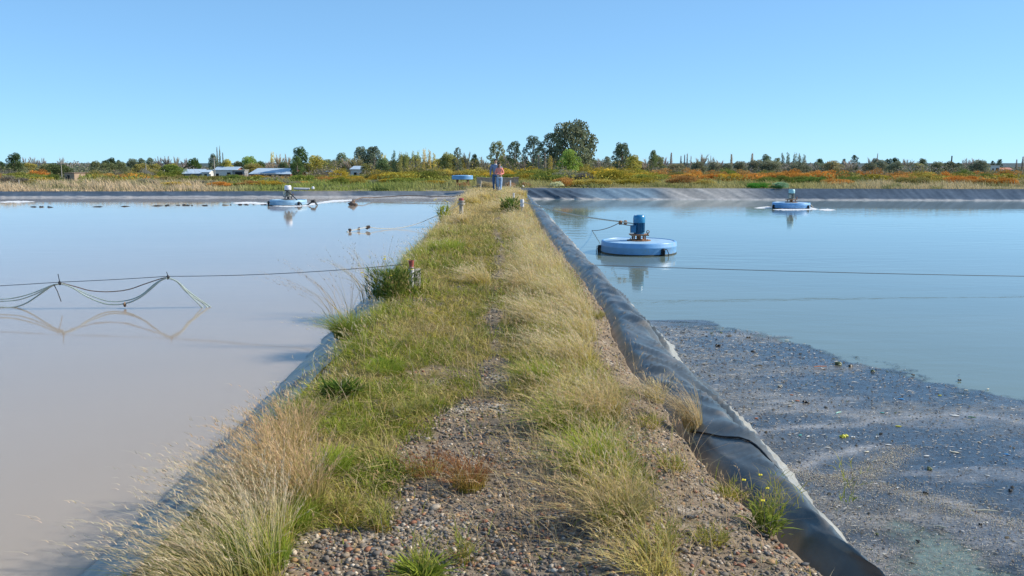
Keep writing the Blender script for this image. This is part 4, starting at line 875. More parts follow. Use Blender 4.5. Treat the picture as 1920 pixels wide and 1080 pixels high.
# rope post
px_, py_ = P(979, 408, 0); root = empty('mooring_post', (px_, py_, float(gz(px_, py_))))
mb = MB(); mb.tube([(0, 0, -.1), (0, 0, .32)], .022, 10); mb.build('stake', M_conc, root, True)
mb = MB(); mb.lathe([(.050, .28), (.055, .285), (.055, .50), (.050, .51)], n=16); mb.build('pipe_sleeve', M_pipe, root, True)
tag(root, 'grey post with fat pale pipe sleeve where the white rope is tied', 'post')
pp = (px_+.07, py_, float(gz(px_, py_))+.42)
a2 = Vector((1.72, py_+.6, -0.12)); e = Vector(PY(1168, 416, A1p[1]+.25)); m2 = Vector((A1p[0]-.12, A1p[1]+.02, ZR+.33+.38))
mb = MB(); mb.tube(catenary(Vector(pp), e, .07, 26)+[e.lerp(m2, .5)]+[m2], .018, 6); tag(mb.build('rope', M_rope, None, True), 'white rope from the sleeved post to the near aerator', 'rope')
mb = MB(); mb.tube(catenary(m2+Vector((0, .05, -.04)), e+Vector((-.1, 0, -.03)), .02, 4)+catenary(e+Vector((-.1, 0, -.03)), Vector(P(1110, 432, ZR)+(ZR,)), .06, 8), .010, 5); tag(mb.build('rope', M_wireR, None, True), 'brown slack rope dipping into the water behind the aerator', 'rope')
mb = MB(); [mb.blob((e.x+i*.12-.06, e.y, e.z-.02), (.05, .03, .06), 8, 5, .2) for i in range(2)]; tag(mb.build('rope_shackle', M_rust, None, True), 'rusty shackle joining the ropes behind the near aerator', 'shackle')
def post(px, py0, py1, r, mat, label, cap=None, flange=False):
    x, y = P(px, py0, 0); zt = PY(px, py1, y)[2]; root = empty('pipe_post', (x, y, 0))
    mb = MB(); mb.tube([(0, 0, -.15), (0, 0, zt)], r, 12); 
    if flange: mb.lathe([(r*1.2, zt*.75), (r*1.9, zt*.76), (r*1.9, zt*.84), (r*1.2, zt*.85), (r*1.7, zt*.93), (r*1.7, zt)], n=14)
    mb.build('pipe', mat, root, True)
    if cap: mb = MB(); mb.lathe([(r*1.1, zt), (r*1.3, zt+.03), (r*1.2, zt+.07), (r*.5, zt+.08)], n=12); mb.build('red_cap', cap, root, True)
    return tag(root, label, 'post', 'posts along the path')
post(865, 407, 376, .060, M_conc, 'thick grey pipe post with red top on the far left edge', M_red, True)
post(963, 385, 362, .035, M_pipe, 'thin pale post between the couple and the sleeved post')
post(957, 356, 338, .035, M_white, 'slim white post right of the couple in front of the low wall')
post(901, 354, 339, .05, M_conc, 'grey valve pipe left of the couple in front of the low wall', None, True)
lx_, ly_ = P(865, 407, 0)
mb = MB(); mb.tube(catenary((lx_, ly_, .40), (-2.0, ly_-.4, -.02), .02, 6)+catenary((-2.0, ly_-.4, -.02), P(690, 432, ZL)+(ZL+.10,), .15, 20)+[Vector(P(650, 435, ZL)+(ZL+.01,))], .010, 5); tag(mb.build('rope', M_rope, None, True), 'brownish rope from the grey pipe post down to the milky water', 'rope')
for a, b, s, lab in ((690, 432, .8, 'brown clod hanging at the rope end'), (672, 433, .55, 'smaller dark clod on the same rope'), (656, 435, .5, 'last clod where the rope meets the water')):
    x, y = P(a, b, ZL); mb = MB(); [mb.blob((x+R.uniform(-.06, .06)*s, y, ZL+.06*s+R.uniform(0, .08)*s), (.045*s, .04*s, R.uniform(.03, .07)*s), 7, 5, .3) for _ in range(7)]; tag(mb.build('rope_clod', M_mud, None, True), lab, 'clod')
# floating hose line across the left pond and lumps on it
def floatline(pts, label, r=.03):
    mb = MB(); q = []
    for i in range(len(pts)-1):
        for k in range(10):
            t = k/10; a = pts[i][0]*(1-t)+pts[i+1][0]*t; b = pts[i][1]*(1-t)+pts[i+1][1]*t
            x, y = P(a, b, ZL); q.append((x, y, ZL-.035+.05*math.sin(i*3+k*1.1+.3*math.sin(k*5))))
    mb.tube(q, r, 6); 
    for k in range(len(q)//3):
        p = q[R.randrange(len(q))]; mb.blob((p[0]+R.uniform(-.5, .5), p[1], ZL+.01), (R.uniform(.03, .12), .03, R.uniform(.015, .04)), 7, 5, .35)
    tag(mb.build('floating_hose', M_cable, None, True), label, 'hose')
floatline([(55, 388), (110, 389)], 'short dark floating hose end at the far left')
floatline([(170, 388), (260, 387), (340, 385), (400, 386), (450, 384), (508, 384)], 'long dark floating hose leading to the left aerator')
mb = MB(); x, y = P(588, 385, ZL); mb.tube([(x-.3, y, ZL), (x-.05, y, ZL+.16), (x+.05, y-.1, ZL+.22), (x+.15, y-.1, ZL+.02)], .03, 6); mb.tube([(x+.02, y, ZL+.2), (x+.12, y, ZL+.1), (x+.18, y, ZL)], .025, 6); mb.blob((x, y, ZL+.18), (.12, .06, .07), 8, 5, .3); tag(mb.build('hose_bundle', M_cable, None, True), 'black looped hose bundle poking out right of the left aerator', 'hose')
q = [P(665, 380, ZL)+(ZL+.12,), P(680, 378, ZL)+(ZL+.2,), P(700, 375, ZL)+(ZL+.12,), P(760, 374, ZL)+(ZL+.2,), (-2.3, 43, -.1), (-1.6, 43.2, .02)]
mb = MB(); mb.tube(q, .022, 6); mb.blob(P(661, 385, ZL)+(ZL+.06,), (.22, .1, .10), 8, 5, .3); mb.blob(P(663, 384, ZL)+(ZL+.12,), (.08, .08, .14), 8, 5, .3); tag(mb.build('debris_snag', M_mud, None, True), 'reddish clump of debris snagged on a line by the far left bank', 'debris')

# ------------------------------------------------------------------ foliage prototypes (unit height, unit width)
def leaves_cloud(cen, rad_, n, size, zs=1.0):
    """n small leaf faces spread over lumps; cen (k,3) lump centres, rad_ (k,) lump radii"""
    k = len(cen); wts = rad_**2/np.sum(rad_**2); i = rng.choice(k, n, p=wts)
    d = rng.normal(0, 1, (n, 3)); d /= np.linalg.norm(d, axis=1)[:, None]; d[:, 2] = d[:, 2]*0.85
    d[:, 2] *= zs; p = cen[i]+d*(rad_[i]*rng.uniform(.35, 1.08, n)**.5)[:, None]
    a = rng.normal(0, 1, (n, 3)); a /= np.linalg.norm(a, axis=1)[:, None]; b = np.cross(a, rng.normal(0, 1, (n, 3))); b /= np.linalg.norm(b, axis=1)[:, None]+1e-9
    s = size*rng.uniform(.6, 1.4, n)[:, None]
    if zs != 1: a = a*[1, 1, zs]; b = b*[1, 1, zs]
    V = np.stack([p-a*s, p+b*s*.7, p+a*s, p-b*s*.7], 1)
    br = (0.75+0.5*rng.uniform(0, 1, k))[i]*rng.uniform(.75, 1.3, n); C = np.repeat(np.stack([br*rng.uniform(.92, 1.1, n), br, br*rng.uniform(.8, 1.1, n)], 1), 4, 0)
    q = np.arange(n)*4; F = np.stack([q, q+1, q+2, q+3], 1)
    return V.reshape(-1, 3), F, C
PROTO = {}
def proto_crown(kind, v, asp=1.0):
    key = (kind, v, asp)
    if key in PROTO: return PROTO[key]
    tr = MB(); n = 7000
    if kind in ('round', 'euca', 'pine', 'dense'):
        k = {'round': 26, 'euca': 40, 'pine': 16, 'dense': 26}[kind]; cen = []; ra = []
        lo, hi = {'round': (.18, .88), 'euca': (.22, .90), 'pine': (.40, .88), 'dense': (.10, .88)}[kind]
        for q_ in range(k):
            z = lo+(hi-lo)*((q_+.5)/k)**.85; prof = math.sin(math.pi*min(.97, (z-lo+.14)/(hi-lo+.22)))**.6
            a = q_*2.4+rng.uniform(-.5, .5); r0 = rng.uniform(.09, .16)*(1.15 if kind != 'euca' else .9); rr = max(0, .5*prof-r0*.8)*rng.uniform(.45, 1.05)
            cen.append((rr*math.cos(a), rr*math.sin(a), z)); ra.append(r0)
        cen = np.array(cen); ra = np.array(ra); V, F, C = leaves_cloud(cen, ra, n, .019, zs=1/asp)
        tr.tube([(0, 0, -.05), (.01, 0, .25), (0, .01, .55), (0, 0, .8)], [.035, .026, .015, .006], 7)
        for j in range(0, k, 2): c = cen[j]; tr.tube([(0, 0, max(.15, c[2]-.3)), (c[0]*.5, c[1]*.5, c[2]-.1), tuple(c)], [.014, .010, .004], 5)
    elif kind in ('gpoplar',):
        z = np.linspace(.12, .95, 16); cen = np.stack([rng.normal(0, .1, 16), rng.normal(0, .1, 16), z], 1); ra = .30*np.sin(np.pi*np.clip(z, 0.05, .98))**.6*.9+.04
        V, F, C = leaves_cloud(cen, ra*.6, 1800, .020); V[:, :2] *= 1.2
        tr.tube([(0, 0, -.05), (0, 0, .9)], [.04, .008], 6)
    elif kind in ('poplar', 'bare'):
        parts = []; m = 1000 if kind == 'poplar' else 2000
        tr.tube([(0, 0, -.05), (.0, 0, .4), (0, 0, .8)], [.02, .010, .004] if kind == 'bare' else [.05, .02, .004], 6)
        if kind == 'poplar':
            zb = rng.uniform(.08, .85, m); a = rng.uniform(0, 6.28, m); L = rng.uniform(.1, .26, m)*(1.15-zb)
            V, F, C = blades((.28-.22*zb)*np.cos(a)*rng.uniform(0, 1, m), (.28-.22*zb)*np.sin(a)*rng.uniform(0, 1, m), zb, L, .022, np.cos(a)*1.4, np.sin(a)*1.6, np.ones(3), np.ones(3), 2, droop=0)
        else:
            nb = 14; pts = []
            for j in range(nb):
                a = rng.uniform(0, 6.28); rr = rng.uniform(.15, .42); z = rng.uniform(.45, .85); pts.append((rr*math.cos(a), rr*math.sin(a), z)); tr.tube([(0, 0, .2+.1*rng.random()), (rr*.4*math.cos(a), rr*.4*math.sin(a), z*.65), pts[-1]], [.016, .010, .004], 4)
            pts = np.array(pts); i = rng.integers(0, nb, m); f = rng.uniform(.45, 1.0, m)[:, None]; b = pts[i]*f+np.array([0, 0, .25])*(1-f)
            V, F, C = blades(b[:, 0], b[:, 1], b[:, 2], rng.uniform(.06, .18, m), .014, b[:, 0]*1.6+rng.normal(0, .5, m), b[:, 1]*1.6+rng.normal(0, .5, m), np.ones(3), np.ones(3), 2, droop=0)
        C = np.repeat(rng.uniform(.7, 1.3, (len(V)//5, 1)), 5, 0)*np.ones(3)
    elif kind in ('shrub', 'feather'):
        k = 24; a = rng.uniform(0, 6.28, k); rr = np.sqrt(rng.uniform(0, 1, k))*.40; z = (.72-.9*rr**1.3)*rng.uniform(.35, 1.05, k); ra = rng.uniform(.09, .19, k)
        cen = np.stack([rr*np.cos(a), rr*np.sin(a), np.maximum(z, .06)], 1); V, F, C = leaves_cloud(cen, ra, 4200 if kind == 'shrub' else 2400, .017)
        m = 500; j = rng.integers(0, k, m)
        v2, f2, c2 = blades(cen[j, 0]+rng.normal(0, .06, m), cen[j, 1]+rng.normal(0, .06, m), cen[j, 2]*.8, rng.uniform(.12, .32, m), .013, rng.normal(0, .35, m), rng.normal(0, .35, m), np.ones(3)*.9, np.ones(3)*1.15, 2)
        q = len(V); V = np.concatenate([V, v2]); F = [F, f2+q]; C = np.concatenate([C, c2])
        tr.tube([(0, 0, -.05), (.02, 0, .3)], [.03, .01], 5); tr.tube([(0.02, 0, -.05), (-.1, .05, .35)], [.02, .008], 5)
    me = mk('crown', V, F, M_leaf, col=C); d1 = me.data; bpy.data.objects.remove(me)
    t = tr.build('trunk', M_bark, None, True); d2 = t.data; bpy.data.objects.remove(t)
    PROTO[key] = (d1, d2); return PROTO[key]
def plant(px, top, wpx, kind, Y, colr, label, name, cat, group=None, parts=True, seed=None, dep=1.0):
    x, _, zt = PY(px, top, Y); zb = float(tz(x, Y)); H = zt-zb; Wd = wpx/FPX*Y
    if kind in ('round', 'euca', 'dense'): Wd *= 1.22
    v = R.randrange(3) if kind not in ('shrub', 'feather') else R.randrange(5); asp = min((1.0, 1.5, 2.2, 3.2), key=lambda q: abs(q-H/Wd)) if kind in ('round', 'euca', 'pine', 'dense') else 1.0; cr, tk = proto_crown(kind, v, asp)
    k_ = (1.85 if kind in ('shrub', 'feather') else 2.2)*R.uniform(.85, 1.15); c = [max(0.005, min(.8, q*R.uniform(.95, 1.05)*k_)) for q in colr]+[1]
    if parts:
        root = empty(name, (x, Y, zb), R.uniform(0, 6.28)); root.scale = (Wd, Wd*dep, H)
        o = bpy.data.objects.new('crown', cr); COL.objects.link(o); o.parent = root; o.color = c
        o = bpy.data.objects.new('trunk', tk); COL.objects.link(o); o.parent = root
        if kind == 'poplar' or kind == 'bare': root.scale = (Wd*1.15, Wd*1.15, H)
    else:
        root = bpy.data.objects.new(name, cr); COL.objects.link(root); root.location = (x, Y, zb); root.rotation_euler = (0, 0, R.uniform(0, 6.28)); root.scale = (Wd, Wd, H); root.color = c
    return tag(root, label, cat, group)

cD = (0.035, 0.055, 0.025); cE = (0.095, 0.115, 0.075); cG = (0.09, 0.12, 0.03); cY = (0.22, 0.20, 0.05); cB = (0.22, 0.19, 0.165); cO = (0.13, 0.13, 0.05); cGl = (0.13, 0.18, 0.045); cBb = (0.15, 0.14, 0.11)
GT = 'trees beyond the ponds'
TREES = [
 (27, 284, 30, 'dense', 190, cD, 'dark round tree at the far left above the scrub', 'evergreen_tree'),
 (-2, 299, 20, 'dense', 200, cD, 'dark tree cut by the left edge of the photo', 'evergreen_tree'),
 (47, 291, 16, 'bare', 260, cB, 'bare pinkish tree right of the dark round tree', 'bare_tree'), (62, 290, 20, 'bare', 265, cB, 'taller bare tree between the dark round tree and the hut', 'bare_tree'), (78, 293, 18, 'bare', 265, cB, 'third bare tree left of the umbrella tree', 'bare_tree'),
 (113, 291, 16, 'bare', 240, cB, 'thin umbrella-topped bare tree over the brick hut', 'bare_tree'),
 (107, 305, 48, 'dense', 190, (0.06, .075, .035), 'broad dark tree just behind the brick hut', 'broadleaf_tree'),
 (196, 300, 20, 'dense', 260, cD, 'left dark tree of the small grove right of the hut', 'evergreen_tree'), (208, 294, 22, 'round', 262, cD, 'tallest dark tree of the small grove right of the hut', 'evergreen_tree'), (222, 297, 11, 'round', 260, cD, 'slim dark tree ending the small grove', 'evergreen_tree'),
 (247, 296, 22, 'round', 250, cE, 'left tree of the grey-green row behind the orange bush', 'broadleaf_tree'), (265, 295, 18, 'round', 252, cE, 'middle tree of the grey-green row behind the orange bush', 'broadleaf_tree'), (281, 293, 20, 'round', 250, cE, 'right tree of the grey-green row behind the orange bush', 'broadleaf_tree'),
 (297, 290, 16, 'bare', 280, cB, 'leftmost bare tree in the pale row before the green crown', 'bare_tree'), (313, 289, 18, 'bare', 282, cB, 'second bare tree in the pale row', 'bare_tree'), (329, 290, 18, 'bare', 282, cB, 'third bare tree in the pale row', 'bare_tree'), (345, 293, 16, 'bare', 280, cB, 'last bare tree in the pale row', 'bare_tree'),
 (321, 308, 52, 'dense', 200, cG, 'low broad green tree left of the grey-roofed house', 'broadleaf_tree'),
 (362, 296, 30, 'dense', 215, (0.05, .075, .025), 'rounded dark green tree over the grey-roofed house', 'broadleaf_tree'),
 (399, 286, 20, 'round', 225, cE, 'grey-green tree beneath the thin spires', 'broadleaf_tree'), (406, 268, 5, 'poplar', 230, cBb, 'tallest thin bare spire left of the blue shed', 'bare_poplar'), (411, 274, 6, 'gpoplar', 228, cO, 'leafy spire next to the tallest thin one', 'poplar'), (417, 280, 5, 'poplar', 228, cBb, 'shortest thin spire of the three', 'bare_poplar'),
 (425, 298, 24, 'round', 215, cY, 'yellow-green tree over the red brick house', 'broadleaf_tree'), (447, 300, 20, 'round', 220, cO, 'small olive tree left of the loose green one', 'broadleaf_tree'), (468, 291, 30, 'round', 220, cGl, 'loose pale green tree behind the blue shed', 'broadleaf_tree'), (487, 300, 20, 'round', 225, cG, 'small green tree over the blue shed roof', 'broadleaf_tree'),
 (508, 283, 12, 'gpoplar', 225, (0.32, .24, .05), 'yellow poplar over the blue shed', 'poplar'), (523, 284, 18, 'bare', 235, (0.30, .23, .15), 'tan bare tree right of the yellow poplar', 'bare_tree'), (538, 285, 16, 'bare', 235, (0.28, .22, .15), 'tan bare tree touching the tall dark willow', 'bare_tree'),
 (562, 272, 32, 'dense', 190, (0.05, .08, .03), 'tall dark green willow rising behind the shed end', 'willow_tree'), (556, 290, 26, 'dense', 180, (.08, .11, .04), 'paler green lower tree leaning on the dark willow', 'willow_tree'),
 (592, 291, 40, 'round', 190, cY, 'wide yellow-green tree right of the dark willow', 'broadleaf_tree'), (615, 305, 30, 'round', 180, cO, 'small olive tree below the wide yellow-green one', 'broadleaf_tree'), (632, 296, 26, 'bare', 220, cBb, 'brownish bare tree before the two eucalyptuses', 'bare_tree'),
 (640, 284, 24, 'euca', 230, cE, 'small grey eucalyptus left of the double-crowned one', 'eucalyptus'), (675, 272, 30, 'euca', 215, cE, 'left crown of the double eucalyptus behind the farmhouse', 'eucalyptus'), (700, 270, 36, 'euca', 215, cE, 'right crown of the double eucalyptus behind the farmhouse', 'eucalyptus'),
 (668, 288, 34, 'bare', 200, (0.2, .18, .10), 'hazy brown tree just over the farmhouse roof', 'bare_tree'), (721, 288, 16, 'gpoplar', 205, (0.34, .26, .06), 'yellow poplar right of the double eucalyptus', 'poplar'), (690, 305, 30, 'round', 180, cO, 'olive tree right beside the farmhouse', 'broadleaf_tree'),
 (738, 281, 16, 'gpoplar', 190, (0.07, .10, .05), 'dark green column tree starting the poplar row', 'poplar')]
for i, a in enumerate([750, 762, 773, 783, 795, 805, 814]): TREES.append((a, [284, 285, 283, 282, 277, 280, 286][i], 13, 'gpoplar', 190+i, (0.20, .20, .07) if i < 4 else (.30, .24, .08), ['first', 'second', 'third', 'fourth', 'fifth and tallest', 'sixth', 'seventh'][i]+' yellow-green poplar from the dark column tree', 'poplar'))
TREES += [
 (840, 285, 36, 'round', 200, (0.14, .15, .06), 'round olive tree behind the stranded float', 'broadleaf_tree'), (858, 270, 20, 'euca', 185, cE, 'tall knobbly-topped eucalyptus above the stranded float', 'eucalyptus'), (876, 280, 24, 'bare', 195, cBb, 'bare grey tree right of the knobbly eucalyptus', 'bare_tree'), (890, 285, 16, 'euca', 190, cD, 'dark slim tree left of the couple', 'broadleaf_tree'), (905, 290, 26, 'bare', 195, cBb, 'bare brown tree just left of the couple', 'bare_tree'),
 (932, 259, 32, 'euca', 170, (0.13, .13, .06), 'olive eucalyptus right above the couple', 'eucalyptus'), (949, 280, 20, 'bare', 180, cB, 'grey bare tree between the two slim eucalyptuses', 'bare_tree'), (965, 259, 28, 'euca', 168, (.055, .075, .04), 'dark slim eucalyptus right of the couple', 'eucalyptus'),
 (983, 284, 18, 'bare', 172, cB, 'grey bare tree right of the dark slim eucalyptus', 'bare_tree'), (1000, 248, 38, 'euca', 165, (.075, .10, .07), 'silvery eucalyptus left of the giant one', 'eucalyptus'), (1035, 240, 44, 'euca', 160, (.065, .085, .055), 'dark eucalyptus leaning against the giant one', 'eucalyptus'),
 (1074, 223, 80, 'euca', 155, (.10, .115, .075), 'giant broad eucalyptus, tallest tree on the horizon', 'eucalyptus'), (1068, 279, 48, 'dense', 140, cGl, 'light green bushy tree at the foot of the giant eucalyptus', 'broadleaf_tree'),
 (1010, 282, 9, 'poplar', 150, cB, 'bare grey poplar below the silvery eucalyptus', 'bare_poplar'), (1022, 280, 9, 'poplar', 150, cB, 'bare grey poplar below the dark leaning eucalyptus', 'bare_poplar'), (1032, 292, 14, 'gpoplar', 145, (.26, .22, .06), 'yellow poplar at the left foot of the giant eucalyptus', 'poplar'),
 (1096, 275, 9, 'poplar', 165, cB, 'bare poplar right of the giant eucalyptus', 'bare_poplar'), (1103, 279, 9, 'poplar', 167, cB, 'second bare poplar right of the giant eucalyptus', 'bare_poplar'), (1120, 293, 22, 'bare', 190, cB, 'bare low tree between giant and lone eucalyptus', 'bare_tree'),
 (1139, 288, 20, 'round', 165, cE, 'small grey-green tree left of the lone round eucalyptus', 'broadleaf_tree'), (1167, 263, 38, 'euca', 175, cE, 'lone round eucalyptus right of the giant', 'eucalyptus'), (1188, 288, 32, 'round', 165, cY, 'yellow-green tree at the right foot of the lone eucalyptus', 'broadleaf_tree'), (1225, 276, 19, 'dense', 180, (.08, .10, .04), 'small conical green tree standing alone', 'broadleaf_tree'),
 (1245, 292, 18, 'bare', 260, cB, 'bare tree right of the conical green one', 'bare_tree'), (1259, 280, 9, 'poplar', 235, cB, 'bare poplar with wide foot right of the conical tree', 'bare_poplar'), (1277, 287, 6, 'poplar', 240, cB, 'first of four thin bare poplars', 'bare_poplar'), (1284, 284, 5, 'poplar', 240, cB, 'second of four thin bare poplars', 'bare_poplar'), (1289, 282, 6, 'poplar', 240, cB, 'tallest of four thin bare poplars', 'bare_poplar'), (1296, 287, 5, 'poplar', 240, cB, 'last of four thin bare poplars', 'bare_poplar'),
 (1315, 285, 26, 'bare', 250, cB, 'round-topped bare tree right of the thin poplars', 'bare_tree'), (1334, 289, 16, 'bare', 250, cB, 'bare tree right of the round-topped one', 'bare_tree'), (1349, 297, 18, 'bare', 255, cB, 'low bare tree before the lone poplars', 'bare_tree'),
 (1372, 283, 10, 'poplar', 225, (.27, .22, .17), 'left of two lone brownish poplars', 'bare_poplar'), (1411, 281, 12, 'poplar', 225, (.28, .23, .18), 'right of two lone brownish poplars', 'bare_poplar'),
 (1395, 300, 28, 'bare', 260, cB, 'low bare tree between the two lone poplars', 'bare_tree'), (1437, 287, 22, 'round', 240, cE, 'grey-green tree right of the lone poplars', 'broadleaf_tree'), (1458, 292, 16, 'round', 240, cO, 'small olive tree starting the dense row', 'broadleaf_tree')]
for i, a in enumerate([1468, 1478, 1489, 1500, 1508]): TREES.append((a, [286, 285, 286, 288, 289][i], 14, 'gpoplar', 245, (.11, .12, .07), ['first', 'second', 'third', 'fourth', 'fifth'][i]+' tree of the dense grey row above the far aerator', 'poplar'))
TREES += [
 (1537, 297, 20, 'dense', 280, cD, 'low dark tree right of the dense grey row', 'evergreen_tree'), (1583, 295, 10, 'dense', 290, cD, 'tiny dark crown left of the dark knob tree', 'evergreen_tree'), (1603, 287, 17, 'dense', 270, cD, 'dark knob-shaped tree rising from bare trees', 'evergreen_tree'), (1590, 297, 22, 'bare', 260, cB, 'bare tree below the dark knob tree', 'bare_tree'),
 (1632, 292, 14, 'bare', 270, cB, 'bare tree left of the far thin poplar', 'bare_tree'), (1646, 282, 5, 'poplar', 270, cB, 'far thin poplar above the orange thicket', 'bare_poplar'), (1643, 296, 20, 'dense', 280, (.06, .07, .04), 'low dark tree at the foot of the far thin poplar', 'evergreen_tree'),
 (1667, 295, 16, 'dense', 285, cD, 'left half of the dark pine pair', 'evergreen_tree'), (1679, 294, 18, 'dense', 285, cD, 'right half of the dark pine pair', 'evergreen_tree'), (1702, 295, 26, 'bare', 280, cB, 'hazy bare tree right of the dark pine pair', 'bare_tree'), (1731, 295, 18, 'round', 270, cE, 'grey-green tree left of the dark mast', 'broadleaf_tree'),
 (1766, 305, 10, 'dense', 300, cD, 'tiny dark tree left of the dark mast', 'evergreen_tree'), (1798, 304, 12, 'dense', 300, cD, 'tiny dark tree right of the dark mast', 'evergreen_tree'), (1814, 294, 18, 'bare', 290, cB, 'left bare tree of the pair before the white house', 'bare_tree'), (1828, 294, 18, 'bare', 290, cB, 'right bare tree of the pair before the white house', 'bare_tree'),
 (1862, 299, 10, 'dense', 290, cD, 'left dark pointed tree behind the white house', 'evergreen_tree'), (1875, 296, 12, 'dense', 290, cD, 'right dark pointed tree behind the white house', 'evergreen_tree'), (1907, 295, 7, 'poplar', 290, cB, 'bare poplar near the right edge', 'bare_poplar'), (1919, 289, 8, 'poplar', 280, cB, 'bare poplar cut by the right edge of the photo', 'bare_poplar')]
for (px, top, wd, kind, Y, c, lab, nm) in TREES:
    plant(px, top, wd, kind, Y, c, lab, nm, 'poplar' if 'poplar' in nm else 'tree', GT)

FILL = []
px = 30
while px < 1915:
    hidden = (95 < px < 160) or (325 < px < 470) or (1845 < px < 1900)
    if px < 560: top = R.uniform(299, 307); w0 = R.uniform(22, 44)
    elif px < 1240: top = R.uniform(288, 303); w0 = R.uniform(26, 48)
    else: top = R.uniform(297, 306); w0 = R.uniform(22, 46)
    if not hidden: FILL.append((px, top, w0))
    px += R.uniform(15, 30) if 560 < px < 1240 else R.uniform(20, 40)

# shrubs in rows, colours as they fall along the bank
LAND = [(27, 'the dark round tree'), (85, 'the hut, leftward'), (129, 'the brick hut'), (200, 'the small dark grove'), (250, 'the orange bush'), (300, 'the pale bare row'), (352, 'the grey-roofed house'), (405, 'the thin spires'), (430, 'the red brick house'), (507, 'the blue shed'), (562, 'the tall dark willow'), (615, 'the wide yellow-green tree'), (672, 'the small farmhouse'), (715, 'the double eucalyptus'), (775, 'the yellow poplars'), (830, 'the round olive tree'), (867, 'the stranded float'), (932, 'the couple'), (975, 'the low wall end'), (1015, 'the silvery eucalyptus'), (1070, 'the giant eucalyptus'), (1120, 'the dark bank folds'), (1167, 'the lone eucalyptus'), (1225, 'the conical tree'), (1287, 'the four thin poplars'), (1340, 'the round bare tree'), (1372, 'the left lone poplar'), (1411, 'the right lone poplar'), (1440, 'the green creeper'), (1487, 'the far aerator'), (1540, 'the low dark tree'), (1603, 'the dark knob tree'), (1646, 'the far thin poplar'), (1675, 'the dark pine pair'), (1730, 'the bank tear'), (1785, 'the dark mast'), (1822, 'the two bare trees'), (1866, 'the white house'), (1910, 'the right edge')]
used = set()
sO = [(0.36, .165, .04), (0.32, .17, .045), (.28, .15, .05)]; sY = [(0.28, .20, .03), (.22, .18, .03), (.25, .20, .05)]; sG = [(0.12, .14, .03), (.09, .12, .03), (.15, .16, .04)]; sOl = [(.13, .12, .04), (.16, .14, .05)]; sGr = [(.15, .14, .11), (.12, .11, .09)]
names = {'o': ('orange', sO), 'y': ('golden olive', sY), 'g': ('green', sG), 'l': ('dull olive', sOl), 'b': ('grey-brown leafless', sGr)}
def shrub_colour(px, row):
    r = R.random()
    if px < 560: w_ = dict(o=.12, y=.25, g=.30, l=.2, b=.13)
    elif px < 760: w_ = dict(o=.12, y=.3, g=.28, l=.15, b=.15)
    elif px < 1100: w_ = dict(o=.08, y=.42, g=.38, l=.07, b=.05)
    elif px < 1230: w_ = dict(o=.07, y=.45, g=.33, l=.05, b=.10)
    elif px < 1700: w_ = dict(o=.66, y=.14, g=.08, l=.07, b=.05) if row > 0 else dict(o=.12, y=.3, g=.4, l=.1, b=.08)
    else: w_ = dict(o=.20, y=.45, g=.1, l=.15, b=.10)
    if row == 3: w_ = dict(w_); w_['b'] += .35; w_['l'] += .2
    return R.choices(list(w_), list(w_.values()))[0]
fused = set()
for px, top, w0 in FILL:
    q = R.random(); lm = min(LAND, key=lambda l: abs(l[0]-px)); side = 'left of' if px < lm[0]-6 else ('right of' if px > lm[0]+6 else 'directly behind')
    if q < .42: kd, cc, wd_ = 'round', (.11, .12, .06), 'olive round tree'
    elif q < .62: kd, cc, wd_ = 'round', (.19, .17, .055), 'yellowing round tree'
    elif q < .80: kd, cc, wd_ = 'dense', (.075, .10, .05), 'deep green low tree'
    else: kd, cc, wd_ = 'bare', (.24, .20, .16), 'leafless grey-brown tree'
    if px > 1240: cc = tuple(.5*a+.5*b for a, b in zip(cc, (.15, .145, .12)))
    lab = f'{wd_} {side} {lm[1]}'
    for extra in ('', ', the wider one', ', the narrower one', ', lower than its twin', ', tucked behind its twin'):
        if lab+extra not in fused: lab += extra; break
    fused.add(lab); plant(px, top, w0, kd, R.uniform(200, 235), cc, lab, 'broadleaf_tree' if kd != 'bare' else 'bare_tree', 'tree', GT)
ROWS = [(62, 327, 6, 34, 46), (80, 317, 6, 44, 52), (105, 311, 5, 40, 54), (140, 306, 4, 38, 50)]
